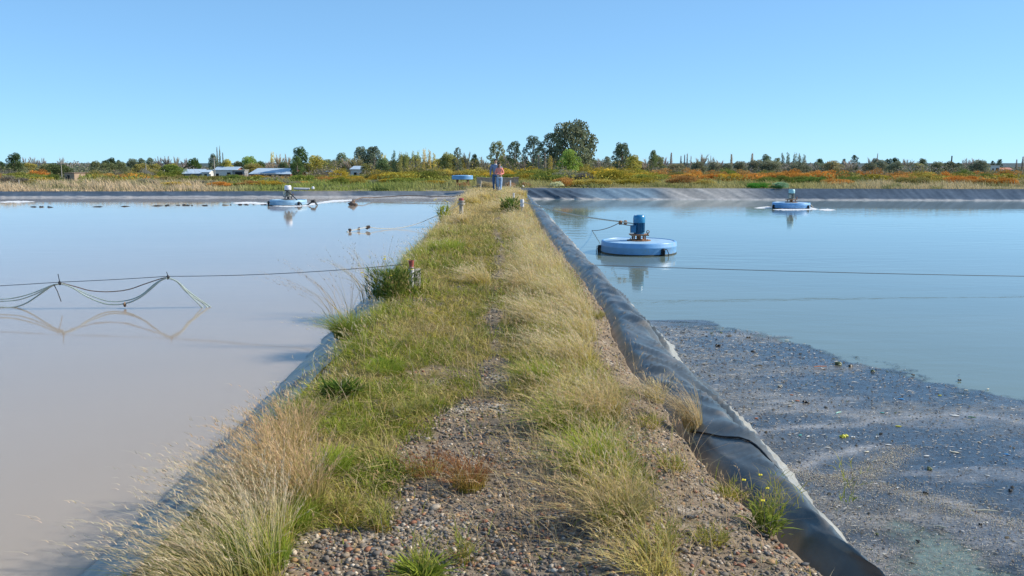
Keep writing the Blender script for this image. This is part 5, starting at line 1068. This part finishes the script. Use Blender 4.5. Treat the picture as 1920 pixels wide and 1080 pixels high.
for row, (Y, top, var, spc, wd) in enumerate(ROWS):
    px = -30+R.uniform(0, 20)
    while px < 1960:
        t = top+R.uniform(-var, var); w2 = wd*R.uniform(.65, 1.25)*(1.25 if row < 3 else 1.1)
        if px < 420: t += [2, 3, 3, 2][row]
        if row < 2 and 300 < px < 720: t += 7 if row == 0 else 5
        if row == 2 and 300 < px < 700: t += 6
        if 740 < px < 1240: t = [330, 313, 305, 300][row]+R.uniform(-4, 4); w2 *= 1.25
        if 830 < px < 1010 and row == 1: t = 320+R.uniform(-3, 3)
        if 780 < px < 1080 and row == 3: t += 2
        if 318 < px < 562 and row >= 2: t = R.uniform(321, 326)
        if 640 < px < 700 and row >= 2: t = R.uniform(318, 323)
        if 90 < px < 165 and row >= 1: t = R.uniform(330, 336)
        if px > 1560 and row > 0: t += 3
        skip = (row == 0 and (830 < px < 1010 or R.random() < .35)) or (row <= 2 and 92 < px < 165) or (row == 3 and (100 < px < 160 or 455 < px < 560 or 650 < px < 695)) or (row == 1 and (835 < px < 900))
        if not skip and px < 1945:
            cc = shrub_colour(px, row); cn, cols = names[cc]
            lm = min(LAND, key=lambda l: abs(l[0]-px)); side = 'left of' if px < lm[0]-6 else ('right of' if px > lm[0]+6 else 'straight below')
            size = 'wide' if w2 > wd*1.22 else 'small'; rw = ['front bank row', 'second row', 'third row', 'back row'][row]
            lab = f'{size} {cn} shrub {side} {lm[1]}, {rw}'
            if lab in used: lab = f'{size} {cn} rounder shrub {side} {lm[1]}, {rw}'
            if lab in used: lab = f'low {cn} shrub squeezed in {side} {lm[1]}, {rw}'
            used.add(lab)
            plant(px, t, w2, 'shrub' if cc != 'b' else 'feather', Y+R.uniform(-5, 5), R.choice(cols), lab, 'shrub', 'shrub', 'shrubs on the scrubland beyond the ponds', False)
        px += spc*R.uniform(.6, 1.15)
for (px, top, wd, Y, c, lab) in [(253, 317, 46, 95, (.50, .22, .04), 'big bright orange bush standing alone in the left scrub'), (170, 316, 42, 110, (.10, .13, .03), 'round green bush right against the brick hut'), (75, 318, 50, 105, (.16, .17, .03), 'big yellow-green bush left of the brick hut'), (302, 323, 26, 95, (.24, .20, .04), 'small golden bush right of the orange bush'),
        (120, 322, 3, 100, (.1, .1, .1), 'x')][:4]:
    plant(px, top, wd, 'shrub', Y, c, lab, 'shrub', 'shrub', 'shrubs on the scrubland beyond the ponds', False)
for (px, top, wd, Y, c, lab) in [(1425, 338, 56, 53.0, (.06, .17, .03), 'low bright green creeper mound on the far right bank'), (1464, 336, 36, 52.5, (.14, .24, .14), 'pale big-leaved squash plant beside the green creeper'), (1455, 343, 24, 52.0, (.03, .08, .03), 'dark green heap under the squash plant'),
        (708, 350, 42, 49.5, (.07, .10, .03), 'dark green mound on the far left bank edge'), (866, 338, 36, 54, (.25, .11, .06), 'rusty brown bush in front of the stranded float'), (912, 336, 34, 55.5, (.30, .24, .15), 'dry bush before the low wall left of the couple'), (955, 338, 26, 55.5, (.28, .20, .12), 'dry brown bush before the low wall right of the couple'), (1045, 336, 26, 57, (.50, .42, .25), 'pale feathery clump right of the low wall'), (985, 338, 26, 56.5, (.27, .15, .09), 'rusty dead bush at the right end of the low wall')]:
    plant(px, top, wd, 'shrub', Y, c, lab, 'low_bush', 'bush', None, False)

# stuff: dry grass along the far bank, undergrowth, distant woods
def zonecol(px, y, n):
    a = np.clip((px-380)/120, 0, 1)[:, None]; b = np.clip((px-720)/150, 0, 1)[:, None]; c = np.clip((px-1500)/150, 0, 1)[:, None]
    left = np.array([.66, .50, .32]); mid = np.array([.32, .36, .10]); ctr = np.array([.42, .38, .16]); right = np.array([.56, .45, .26])
    C = left*(1-a)+mid*a; C = C*(1-b)+ctr*b; C = C*(1-c)+right*c
    g = sstep(.5, .62, fbm(px/40, y*.3, 161, 3))[:, None]; C = C*(1-g*.6)+np.array([.16, .20, .06])*g*.6
    return np.clip(C*(1+rng.uniform(-.3, .35, (n, 1))), 0, 1)
n = 70000; Y = 0.35+rng.uniform(0, 1, n)**1.5*26; X = rng.uniform(-45, 48, n); Y = Y+bank_y(X)
k = ~((Y-bank_y(X) < 5.2) & (X > -4) & (X < 11) & (fbm(X*.6, Y*.6, 160, 2) > .38)) & ~((np.abs(X) < 1.4) & (Y < 54)); X, Y = X[k], Y[k]; n = len(X)
pxx = 933+X/Y*FPX; d = Y-bank_y(X)
h = (0.10+0.42*sstep(.3, .75, fbm(X*.5, Y*.7, 162, 3)))*rng.uniform(.6, 1.3, n)*(0.45+0.55*sstep(.2, 2.5, d)); h *= np.where(pxx < 430, 1.25, 1.0)
cb = zonecol(pxx, Y, n)
V, F, C = blades(X, Y, tz(X, Y)-.03, h, .045*rng.uniform(.6, 1.3, n), rng.normal(-.3, .35, n), rng.normal(0, .3, n), cb*.7, cb*1.1, 2)
tag(mk('bank_grass', V, F, M_grass, col=C), 'dry and green tall grass along the far bank', 'grass', kind='stuff')

def mass(n, y0, y1, xf, hmax, size, cols, label, name, seed, hm=1.0):
    Y = y0*(y1/y0)**rng.uniform(0, 1, n); X = rng.uniform(-xf, xf, n)*Y
    i = fbm(X*8/Y, Y*.06, seed, 3); top = hmax*(0.35+0.9*fbm(X*20/Y, Y*.15, seed+1, 3))
    px = 933+X/Y*FPX
    if name != 'undergrowth': top = top*(0.55+0.8*sstep(.3, .75, fbm(px/45, 0*px, seed+5, 4)))
    if name == 'undergrowth' and y0 > 100: top = top*(.45+.75*sstep(.3, .7, fbm(px/30, Y*.02, seed+5, 3)))*np.where((px > 570) & (px < 1240), 1.15, .75)*np.where(((px > 320) & (px < 565)) | ((px > 645) & (px < 695)), .5, 1)
    elif name == 'undergrowth': top = top*np.where((px > 300) & (px < 710), .6, 1)*np.where((px > 95) & (px < 160) & (Y < 150), .2, 1)
    z = tz(X, Y)+top*rng.uniform(0, 1, n)**.7*hm; C = np.array([cols(a, b) for a, b in zip(px, i)])*rng.uniform(.65, 1.35, (n, 1))
    p = np.stack([X, Y, z], 1); s = (size*Y/y0)[:, None]*rng.uniform(.6, 1.3, (n, 1))
    a = rng.normal(0, 1, (n, 3)); a /= np.linalg.norm(a, axis=1)[:, None]; b = np.cross(a, rng.normal(0, 1, (n, 3))); b /= np.linalg.norm(b, axis=1)[:, None]
    V = np.stack([p-a*s, p+b*s*.7, p+a*s, p-b*s*.7], 1).reshape(-1, 3); q = np.arange(n)*4
    o = mk(name, V, np.stack([q, q+1, q+2, q+3], 1), M_leaf, col=np.repeat(np.clip(C, 0, 1), 4, 0)); o.color = (1, 1, 1, 1)
    tag(o, label, 'undergrowth' if 'wood' not in name else 'woods', kind='stuff')
def uc(px, v):
    if px < 740: return (.24, .25, .07) if v < .5 else (.36, .28, .10)
    if px < 1240: return (.28, .27, .06) if v < .5 else (.40, .31, .06)
    if px < 1720: return (.46, .24, .07) if v < .52 else (.30, .26, .08)
    return (.44, .31, .08) if v < .55 else (.28, .25, .11)
mass(34000, 68, 170, 0.72, 0.85, .09, uc, 'low autumn undergrowth filling the gaps between shrubs', 'undergrowth', 171)
def tc(px, v):
    if 560 < px < 1240: return (.24, .23, .07) if v < .45 else ((.34, .26, .07) if v < .55 else (.26, .22, .16))
    return (.20, .20, .10) if v < .5 else (.30, .22, .14)
mass(60000, 120, 200, 0.72, 3.5, .11, tc, 'mixed autumn thicket between the shrubs and the trees', 'undergrowth', 191)
def wc(px, v):
    if v < .45: return (.15, .18, .12)
    if v < .56: return (.25, .23, .15)
    return (.33, .28, .26)
mass(90000, 200, 400, 0.75, 3.3, .17, wc, 'grey-brown belt of distant woods closing the horizon', 'distant_woods', 181)

# ------------------------------------------------------------------ buildings
M_brick = surf('tan_render', (0.42, 0.30, 0.21), 0.9, 0.2, 2, 0.3); M_brickd = surf('brown_brick', (0.26, 0.17, 0.12), 0.9, 0.25, 3, 0.3)
M_salmon = surf('salmon_brick', (0.50, 0.23, 0.16), 0.9, 0.2, 2, 0.3); M_zinc = surf('pale_zinc_sheet', (0.45, 0.55, 0.64), 0.5, 0.15, 1, 0.1); M_dark = surf('dark_opening', (0.02, 0.02, 0.02), 0.9, 0.1, 1, 0)
M_wht = surf('whitewash', (0.68, 0.66, 0.62), 0.85, 0.1, 2, 0.2); M_grey = surf('grey_wall', (0.26, 0.26, 0.27), 0.85, 0.15, 2, 0.2); M_cream = surf('cream_awning', (0.62, 0.60, 0.50), 0.8, 0.1, 2, 0.1); M_redr = surf('red_brick_wall', (0.25, 0.10, 0.07), 0.9, 0.2, 3, 0.3)
def house(px0, px1, ytop, Y, depth, wallm, roofm, label, ridge=0.0, openings=(), rz=0.0, eaves=.25, wallh=None, name='house', side=None, mono=0.0):
    x0 = PY(px0, ytop, Y)[0]; x1 = PY(px1, ytop, Y)[0]; zt = PY(px0, ytop, Y)[2]; cx = (x0+x1)/2; w_ = x1-x0; zb = float(tz(cx, Y)); H = zt-zb-ridge
    root = empty(name, (cx, Y, zb), rz)
    mb = MB(); mb.box((0, depth/2, H/2), (w_, depth, H))
    if ridge and not mono: mb.add([(-w_/2, 0, H), (-w_/2, depth, H), (-w_/2, depth/2, H+ridge), (w_/2, 0, H), (w_/2, depth, H), (w_/2, depth/2, H+ridge)], [(0, 2, 1), (3, 4, 5)])
    mb.build('wall', wallm, root)
    if side: mb = MB(); mb.box((w_/2+.02, depth/2, H/2), (.05, depth*.98, H*.99)); mb.add([(w_/2+.03, 0, H), (w_/2+.03, depth, H), (w_/2+.03, depth/2, H+ridge*.96)], [(0, 1, 2)]); mb.build('end_wall', side, root)
    mb = MB(); e_ = eaves; t = .08
    if ridge and not mono:
        hw = w_/2+e_; mb.add([(-hw, -e_, H-.05), (hw, -e_, H-.05), (hw, depth/2, H+ridge+.04), (-hw, depth/2, H+ridge+.04), (-hw, depth+e_, H-.05), (hw, depth+e_, H-.05),
                              (-hw, -e_, H-.05-t), (hw, -e_, H-.05-t), (hw, depth/2, H+ridge+.04-t), (-hw, depth/2, H+ridge+.04-t), (-hw, depth+e_, H-.05-t), (hw, depth+e_, H-.05-t)],
                             [(0, 1, 2, 3), (3, 2, 5, 4), (6, 9, 8, 7), (9, 10, 11, 8), (0, 6, 7, 1), (4, 5, 11, 10), (0, 3, 9, 6), (3, 4, 10, 9), (1, 7, 8, 2), (2, 8, 11, 5)])
    else: mb.box((0, depth/2, H+.06), (w_+2*e_, depth+2*e_, .10), 0, mono)
    mb.build('roof', roofm, root)
    for (u, v, ww, hh, kind) in openings:
        mb = MB(); mb.box(((u-.5)*w_, -.02, v*H), (ww, .06, hh)); mb.build(kind, M_dark, root)
    tag(root, label, 'house' if name == 'house' else 'shed'); return root
house(110, 149, 325, 150, 3.4, M_brick, M_brickd, 'small flat-roofed brick hut on the left', 0, ((.25, .55, .5, .7, 'window'), (.42, .45, .8, 1.7, 'door')), rad(-38), .08, name='hut')
house(328, 378, 317.5, 200, 6, M_grey, M_zinc, 'grey house with low white tin roof left of the brick one', .9, ((.3, .5, .7, .8, 'window'), (.7, .5, .7, .8, 'window')), rad(6))
house(392, 438, 313, 210, 7, M_redr, M_zinc, 'low red brick house with sloping zinc roof', 1.3, ((.3, .5, .8, .8, 'window'), (.6, .45, .9, 1.8, 'door')), rad(-14), .3)
house(400, 436, 319.5, 196, 3, M_wht, M_zinc, 'white lean-to in front of the red brick house', 0, ((.2, .5, .6, .7, 'window'), (.8, .45, .8, 1.4, 'door')), 0, .2, name='lean_to')
house(378, 392, 319, 198, 4, M_wht, M_zinc, 'tiny white house between grey and red ones', .4, ((.5, .5, .6, .8, 'window'),), 0, .2)
house(437, 458, 319.5, 195, 3, M_grey, M_cream, 'cream awning shelter beside the long shed', 0, ((.5, .45, 1.6, 1.6, 'opening'),), 0, .2, name='shelter')
house(466, 546, 316, 188, 8, M_redr, M_zinc, 'long shed with pale blue metal roof and salmon end', 1.1, ((.15, .5, 1.4, 1.6, 'opening'), (.45, .5, 3.6, 1.8, 'opening'), (.75, .5, 1.2, 1.5, 'opening')), rad(-12), .35, name='long_shed', side=M_salmon)
house(656, 687, 311.5, 185, 4.5, M_wht, M_zinc, 'small white farmhouse with pink end wall among trees', .6, ((.3, .55, .6, .7, 'window'), (.65, .5, .6, .7, 'window')), rad(-14), .2, side=M_salmon)
house(610, 624, 322, 150, 2.5, M_brickd, M_zinc, 'little low kiosk in the scrub right of the shed', 0, ((.5, .5, .6, .6, 'window'),), 0, .3, name='kiosk')
house(1857, 1875, 311, 260, 4, M_wht, M_wht, 'white boxy house near the right edge', 0, ((.75, .6, .8, .9, 'window'), (.3, .6, .5, .6, 'window')), rad(4), .1)
house(1876, 1898, 314.5, 262, 4, M_wht, M_salmon, 'low red-roofed annex right of the white boxy house', .5, ((.5, .5, .6, .7, 'window'),), 0, .3)
def pole(px, top, Y, r, mat, label, name='utility_pole', bar=True):
    x, _, zt = PY(px, top, Y); zb = float(tz(x, Y)); root = empty(name, (x, Y, zb)); H = zt-zb
    mb = MB(); mb.tube([(0, 0, -.3), (0, 0, H)], [r, r*.7], 8); mb.build('shaft', mat, root)
    if bar: mb = MB(); mb.box((0, -.1, H-.5), (1.4, .1, .12)); [mb.tube([(a, -.1, H-.45), (a, -.1, H-.25)], .05, 6) for a in (-.6, 0, .6)]; mb.build('crossarm', mat, root)
    tag(root, label, 'pole', 'poles beyond the ponds')
pole(401, 295, 195, .13, M_conc, 'pale concrete pole in front of the thin spires')
pole(1785, 292, 290, .28, M_dark, 'dark slim mast on the right horizon', 'mast', False)
pole(273, 306, 170, .09, M_conc, 'thin pole behind the orange bush', bar=False); pole(114, 303, 175, .09, M_conc, 'thin pole over the brick hut'); pole(35, 337, 60, .05, M_conc, 'short fence post at the far left bank', 'fence_post', False); pole(17, 340, 61, .05, M_conc, 'shorter fence post left of its neighbour', 'fence_post', False)
pole(132, 306, 230, .09, M_conc, 'second thin pole right of the hut pole', bar=False); pole(308, 318, 170, .08, M_conc, 'stub pole left of the grey-roofed house', bar=False)
# low block wall behind the couple
x0 = PY(894, 333, 56)[0]; x1 = PY(972, 333, 56)[0]
root = empty('low_wall', ((x0+x1)/2, 56.5, -.05)); L = x1-x0; M_blk = surf('brown_block', (0.44, 0.32, 0.23), .95, .25, 4, .4)
mb = MB(); mb.box((0, 0, .30), (L-.3, .18, .62)); mb.build('wall_panel', M_blk, root)
for s in (-1, 1): mb = MB(); mb.box((s*(L/2-.15), -.02, .32), (.34, .24, .64)); mb.box((s*(L/2-.15), -.02, .66), (.40, .30, .05)); mb.build('pier', M_blk, root)
mb = MB(); mb.box((0, 0, .63), (L-.6, .24, .045)); mb.build('coping', M_conc, root)
tag(root, 'low brown block wall crossing behind the couple', 'wall')
# stranded float and other bank things
fx, fy, fz = PY(867, 336, 58); root = empty('stranded_float', (fx, fy, -.02), .2)
mb = MB(); mb.lathe([(.68, fz), (.71, fz+.02), (.71, fz+.22), (.715, fz+.24), (.70, fz+.27), (.3, fz+.29)], n=40); mb.build('float', M_blue, root, True)
mb = MB(); [mb.tube([(math.cos(a)*.5, math.sin(a)*.5, -.1), (math.cos(a)*.5, math.sin(a)*.5, fz)], .05, 8) for a in (.5, 2.1, 3.7, 5.3)]; mb.build('stand_legs', M_rust, root, True)
tag(root, 'blue aerator float stored ashore above a brown bush', 'float')
bx2, by2 = PY(562, 352, 49.0)[:2]
mb = MB(); mb.tube([(bx2-.35, by2, .14), (bx2-.2, by2, .12), (bx2+.4, by2+.05, .10), (bx2+.55, by2+.05, .12)], [.05, .07, .07, .05], 10); tag(mb.build('pipe_section', M_pipe, None, True), 'white pipe section lying on the far left bank', 'pipe')
mb = MB(); mb.blob((bx2+.75, by2, .16), (.09, .09, .09), 8, 6, .1); tag(mb.build('foam_block', M_white, None, True), 'white lump lying right of the pipe section', 'lump')
x, y = PY(980, 349, 56)[:2]; mb = MB(); mb.blob((x, y, .05), (.14, .1, .07), 8, 5, .15); tag(mb.build('pale_stone', M_wht, None, True), 'pale stone at the end of the dirt track', 'stone')
mb = MB()
for i in range(5): a = R.uniform(-.4, .3); mb.tube([(-3.4+i*.35, 52.2, .0), (-3.0+i*.35, 52.0+R.uniform(-.2, .2), R.uniform(.1, .3)), (-2.3+i*.35, 51.8+a, R.uniform(.02, .2))], [.025, .02, .008], 5)
tag(mb.build('dead_branches', M_steel, None, True), 'tangle of grey dead branches left of the path end', 'branches')

# ------------------------------------------------------------------ the couple
def skin_obj(name, joints, edges, mat, parent, lvl=2):
    me = bpy.data.meshes.new(name); me.from_pydata([j[0] for j in joints], edges, [])
    o = bpy.data.objects.new(name, me); COL.objects.link(o); o.parent = parent
    md = o.modifiers.new('skin', 'SKIN'); md.use_smooth_shade = True
    sv = me.skin_vertices[0].data
    for i, j in enumerate(joints):
        r = j[1]; sv[i].radius = r if isinstance(r, tuple) else (r, r); sv[i].use_root = (i == 0)
    s = o.modifiers.new('sub', 'SUBSURF'); s.levels = lvl; s.render_levels = lvl
    me.materials.append(mat); return o
M_skin = surf('skin', (0.42, 0.25, 0.17), 0.6, 0.06, 5, 0); M_hair = surf('dark_hair', (0.015, 0.012, 0.010), 0.6, 0.2, 40, 0.3)
M_swm = surf('grey_blue_sweater', (0.20, 0.26, 0.40), 0.9, 0.1, 30, 0.3); M_coral = surf('coral_knit', (0.85, 0.30, 0.24), 0.9, 0.1, 30, 0.3)
M_jeanm = surf('blue_jeans', (0.05, 0.12, 0.26), 0.85, 0.2, 10, 0.2); M_jeanw = surf('light_washed_jeans', (0.34, 0.47, 0.66), 0.85, 0.2, 10, 0.2); M_shoe = surf('dark_shoe', (0.03, 0.025, 0.022), 0.6, 0.2, 10, 0.1); M_shoeg = surf('grey_shoe', (0.25, 0.22, 0.21), 0.7, 0.2, 10, 0.1)
def hand(joints, edges, wrist_i, wrist, d, side, k):
    """palm, four fingers and a thumb continuing from the wrist; d = direction of the hand"""
    d = Vector(d).normalized(); s = Vector((side, 0, 0)); n_ = len(joints); palm = Vector(wrist)+d*.07*k
    joints.append((tuple(palm), (.022*k, .036*k))); edges.append((wrist_i, n_))
    for f in range(4):
        off = Vector((0, (f-1.5)*.018*k, 0)); ln = (.070, .082, .078, .060)[f]*k; a = len(joints)
        joints.append((tuple(palm+off+d*ln*.5), .009*k)); joints.append((tuple(palm+off+d*ln+s*(-.012*k)), .0075*k)); edges += [(n_, a), (a, a+1)]
    a = len(joints); th = Vector(wrist)+d*.03*k; joints.append((tuple(th+Vector((-side*.015, -.032, 0))*k+d*.01), .010*k)); joints.append((tuple(th+Vector((-side*.02, -.045, 0))*k+d*.04), .008*k)); edges += [(n_, a), (a, a+1)]
def person(loc, H, rz, m, label):
    k = H/1.78; root = empty('person', loc, rz); S = lambda p: tuple(c*k for c in p)
    man = m == 'm'
    hipw = .095 if man else .10; shw = .19 if man else .155
    if man: LA = [(shw, 0, 1.43), (shw+.10, .03, 1.20), (.22, -.12, 1.10)]; RA = [(-shw, 0, 1.43), (-shw-.075, .03, 1.16), (-shw-.09, -.03, .90)]
    else: LA = [(shw, 0, 1.43), (shw+.09, .03, 1.17), (.06, -.18, 1.08)]; RA = [(-shw, 0, 1.43), (-shw-.09, .02, 1.17), (-.05, -.19, 1.10)]
    if man: LA = [(shw, 0, 1.43), (shw+.16, .05, 1.30), (shw+.20, -.10, 1.20)]
    Lf = [(hipw, 0, .92), (hipw+.01, -.10, .50), (hipw+.0, .02, .09)]; Rf = [(-hipw, 0, .92), (-hipw-.01, -.02, .50), (-hipw+.01, .16, .11)]
    if not man: Lf = [(hipw, 0, .92), (hipw-.01, -.05, .50), (hipw-.04, -.14, .09)]; Rf = [(-hipw, 0, .92), (-hipw+.02, -.03, .50), (-.03, .10, .10)]
    J = [((0, 0, .97), (.13, .10)), ((0, .01, 1.18), (.125, .09)), ((0, .01, 1.38), (.15, .095)), ((0, 0, 1.50), .055), ((0, -.01, 1.57), .055), ((0, -.02, 1.665), (.078, .098)), ((0, -.015, 1.72), (.07, .085))]
    E = [(0, 1), (1, 2), (2, 3), (3, 4), (4, 5), (5, 6)]
    for arm, sgn in ((LA, 1), (RA, -1)):
        b = len(J); J += [(arm[0], .055), (arm[1], .042), (arm[2], .027)]; E += [(2, b), (b, b+1), (b+1, b+2)]
        dd = Vector(arm[2])-Vector(arm[1]); hand(J, E, b+2, arm[2], dd, sgn, 1.0)
    for leg in (Lf, Rf):
        b = len(J); J += [(leg[0], .085), (leg[1], .058), (leg[2], .038), ((leg[2][0], leg[2][1]-.11, .045), .038)]; E += [(0, b), (b, b+1), (b+1, b+2), (b+2, b+3)]
    J = [(S(p), tuple(q*k for q in r) if isinstance(r, tuple) else r*k) for p, r in J]
    skin_obj('body', J, E, M_skin, root)
    # sweater
    sw = [((0, 0, .98), (.150, .115)), ((0, .01, 1.18), (.148, .112)), ((0, .01, 1.38), (.168, .118)), ((0, 0, 1.485), (.075, .07))]; se = [(0, 1), (1, 2), (2, 3)]
    for arm in (LA, RA):
        b = len(sw); p = Vector(arm[1]).lerp(Vector(arm[2]), .93); sw += [(arm[0], .074), (arm[1], .058), (tuple(p), .044)]; se += [(2, b), (b, b+1), (b+1, b+2)]
    sw = [(S(p), tuple(q*k for q in r) if isinstance(r, tuple) else r*k) for p, r in sw]
    skin_obj('sweater', sw, se, M_swm if man else M_coral, root)
    tr = [((0, 0, .97), (.142, .112))]; te = []
    for leg in (Lf, Rf):
        b = len(tr); p = Vector(leg[1]).lerp(Vector(leg[2]), .97); tr += [((leg[0][0], leg[0][1], .88), .100), (leg[1], .074), (tuple(p), .058)]; te += [(0, b), (b, b+1), (b+1, b+2)]
    tr = [(S(p), tuple(q*k for q in r) if isinstance(r, tuple) else r*k) for p, r in tr]
    skin_obj('trousers', tr, te, M_jeanm if man else M_jeanw, root)
    for leg in (Lf, Rf):
        f = MB(); x, y, z = leg[2]; f.blob((x*k, (y-.06)*k, (z-.04)*k), (.048*k, .14*k, .05*k), 12, 8); f.blob((x*k, (y+.02)*k, (z)*k), (.046*k, .055*k, .06*k), 12, 8); f.build('shoe', M_shoe if man else M_shoeg, root, True)
    h = MB()
    if man: h.blob((0, .015*k, 1.735*k), (.083*k, .10*k, .068*k), 14, 9, .05); h.blob((0, .05*k, 1.68*k), (.078*k, .06*k, .09*k), 12, 8, .04); h.blob((0, -.06*k, 1.765*k), (.065*k, .04*k, .03*k), 10, 6, .06)
    else: h.blob((0, .015*k, 1.725*k), (.086*k, .10*k, .070*k), 14, 9, .04); h.blob((-.02*k, .07*k, 1.58*k), (.088*k, .055*k, .18*k), 12, 9, .06); h.blob((-.085*k, .02*k, 1.55*k), (.03*k, .045*k, .15*k), 10, 8, .06)
    h.build('hair', M_hair, root, True)
    fc = MB(); fc.blob((0, -.115*k, 1.655*k), (.013*k, .018*k, .022*k), 8, 6); [fc.blob((s*.078*k, 0, 1.655*k), (.010*k, .018*k, .028*k), 8, 6) for s in (-1, 1)]; fc.build('nose_and_ears', M_skin, root, True)
    ey = MB(); [ey.blob((s*.030*k, -.100*k, 1.680*k), (.012*k, .010*k, .008*k), 8, 6) for s in (-1, 1)]; ey.build('eyes', M_hair, root, True)
    mo = MB(); mo.blob((0, -.103*k, 1.615*k), (.024*k, .010*k, .006*k), 8, 5); mo.build('mouth', M_coral, root, True)
    if not man:
        b = MB(); b.box((-.07*k, -.21*k, 1.0*k), (.07*k, .05*k, .13*k)); b.tube([(-.05*k, -.2*k, 1.08*k), (-.055*k, -.21*k, .96*k)], .018*k, 6)
        q = b.build('paper_bag', M_cream, None, False); q.parent = root; q.name = 'held_cloth'
    if man:
        c = MB(); c.lathe([(.072*k, 1.475*k), (.082*k, 1.50*k), (.070*k, 1.53*k), (.066*k, 1.53*k)], n=16); c.build('shirt_collar', M_white, root, True)
    return tag(root, label, 'person')
xm = PY(929, 355, 47.6)[0]; xw = PY(936.5, 360, 46.3)[0]
person((xm, 47.6, float(gz(xm, 47.6))+.0), 1.78, rad(4), 'm', 'man in grey-blue sweater and jeans walking close behind the woman')
person((xw, 46.3, float(gz(xw, 46.3))), 1.60, rad(-2), 'w', 'woman with long dark hair in coral sweater and light jeans')
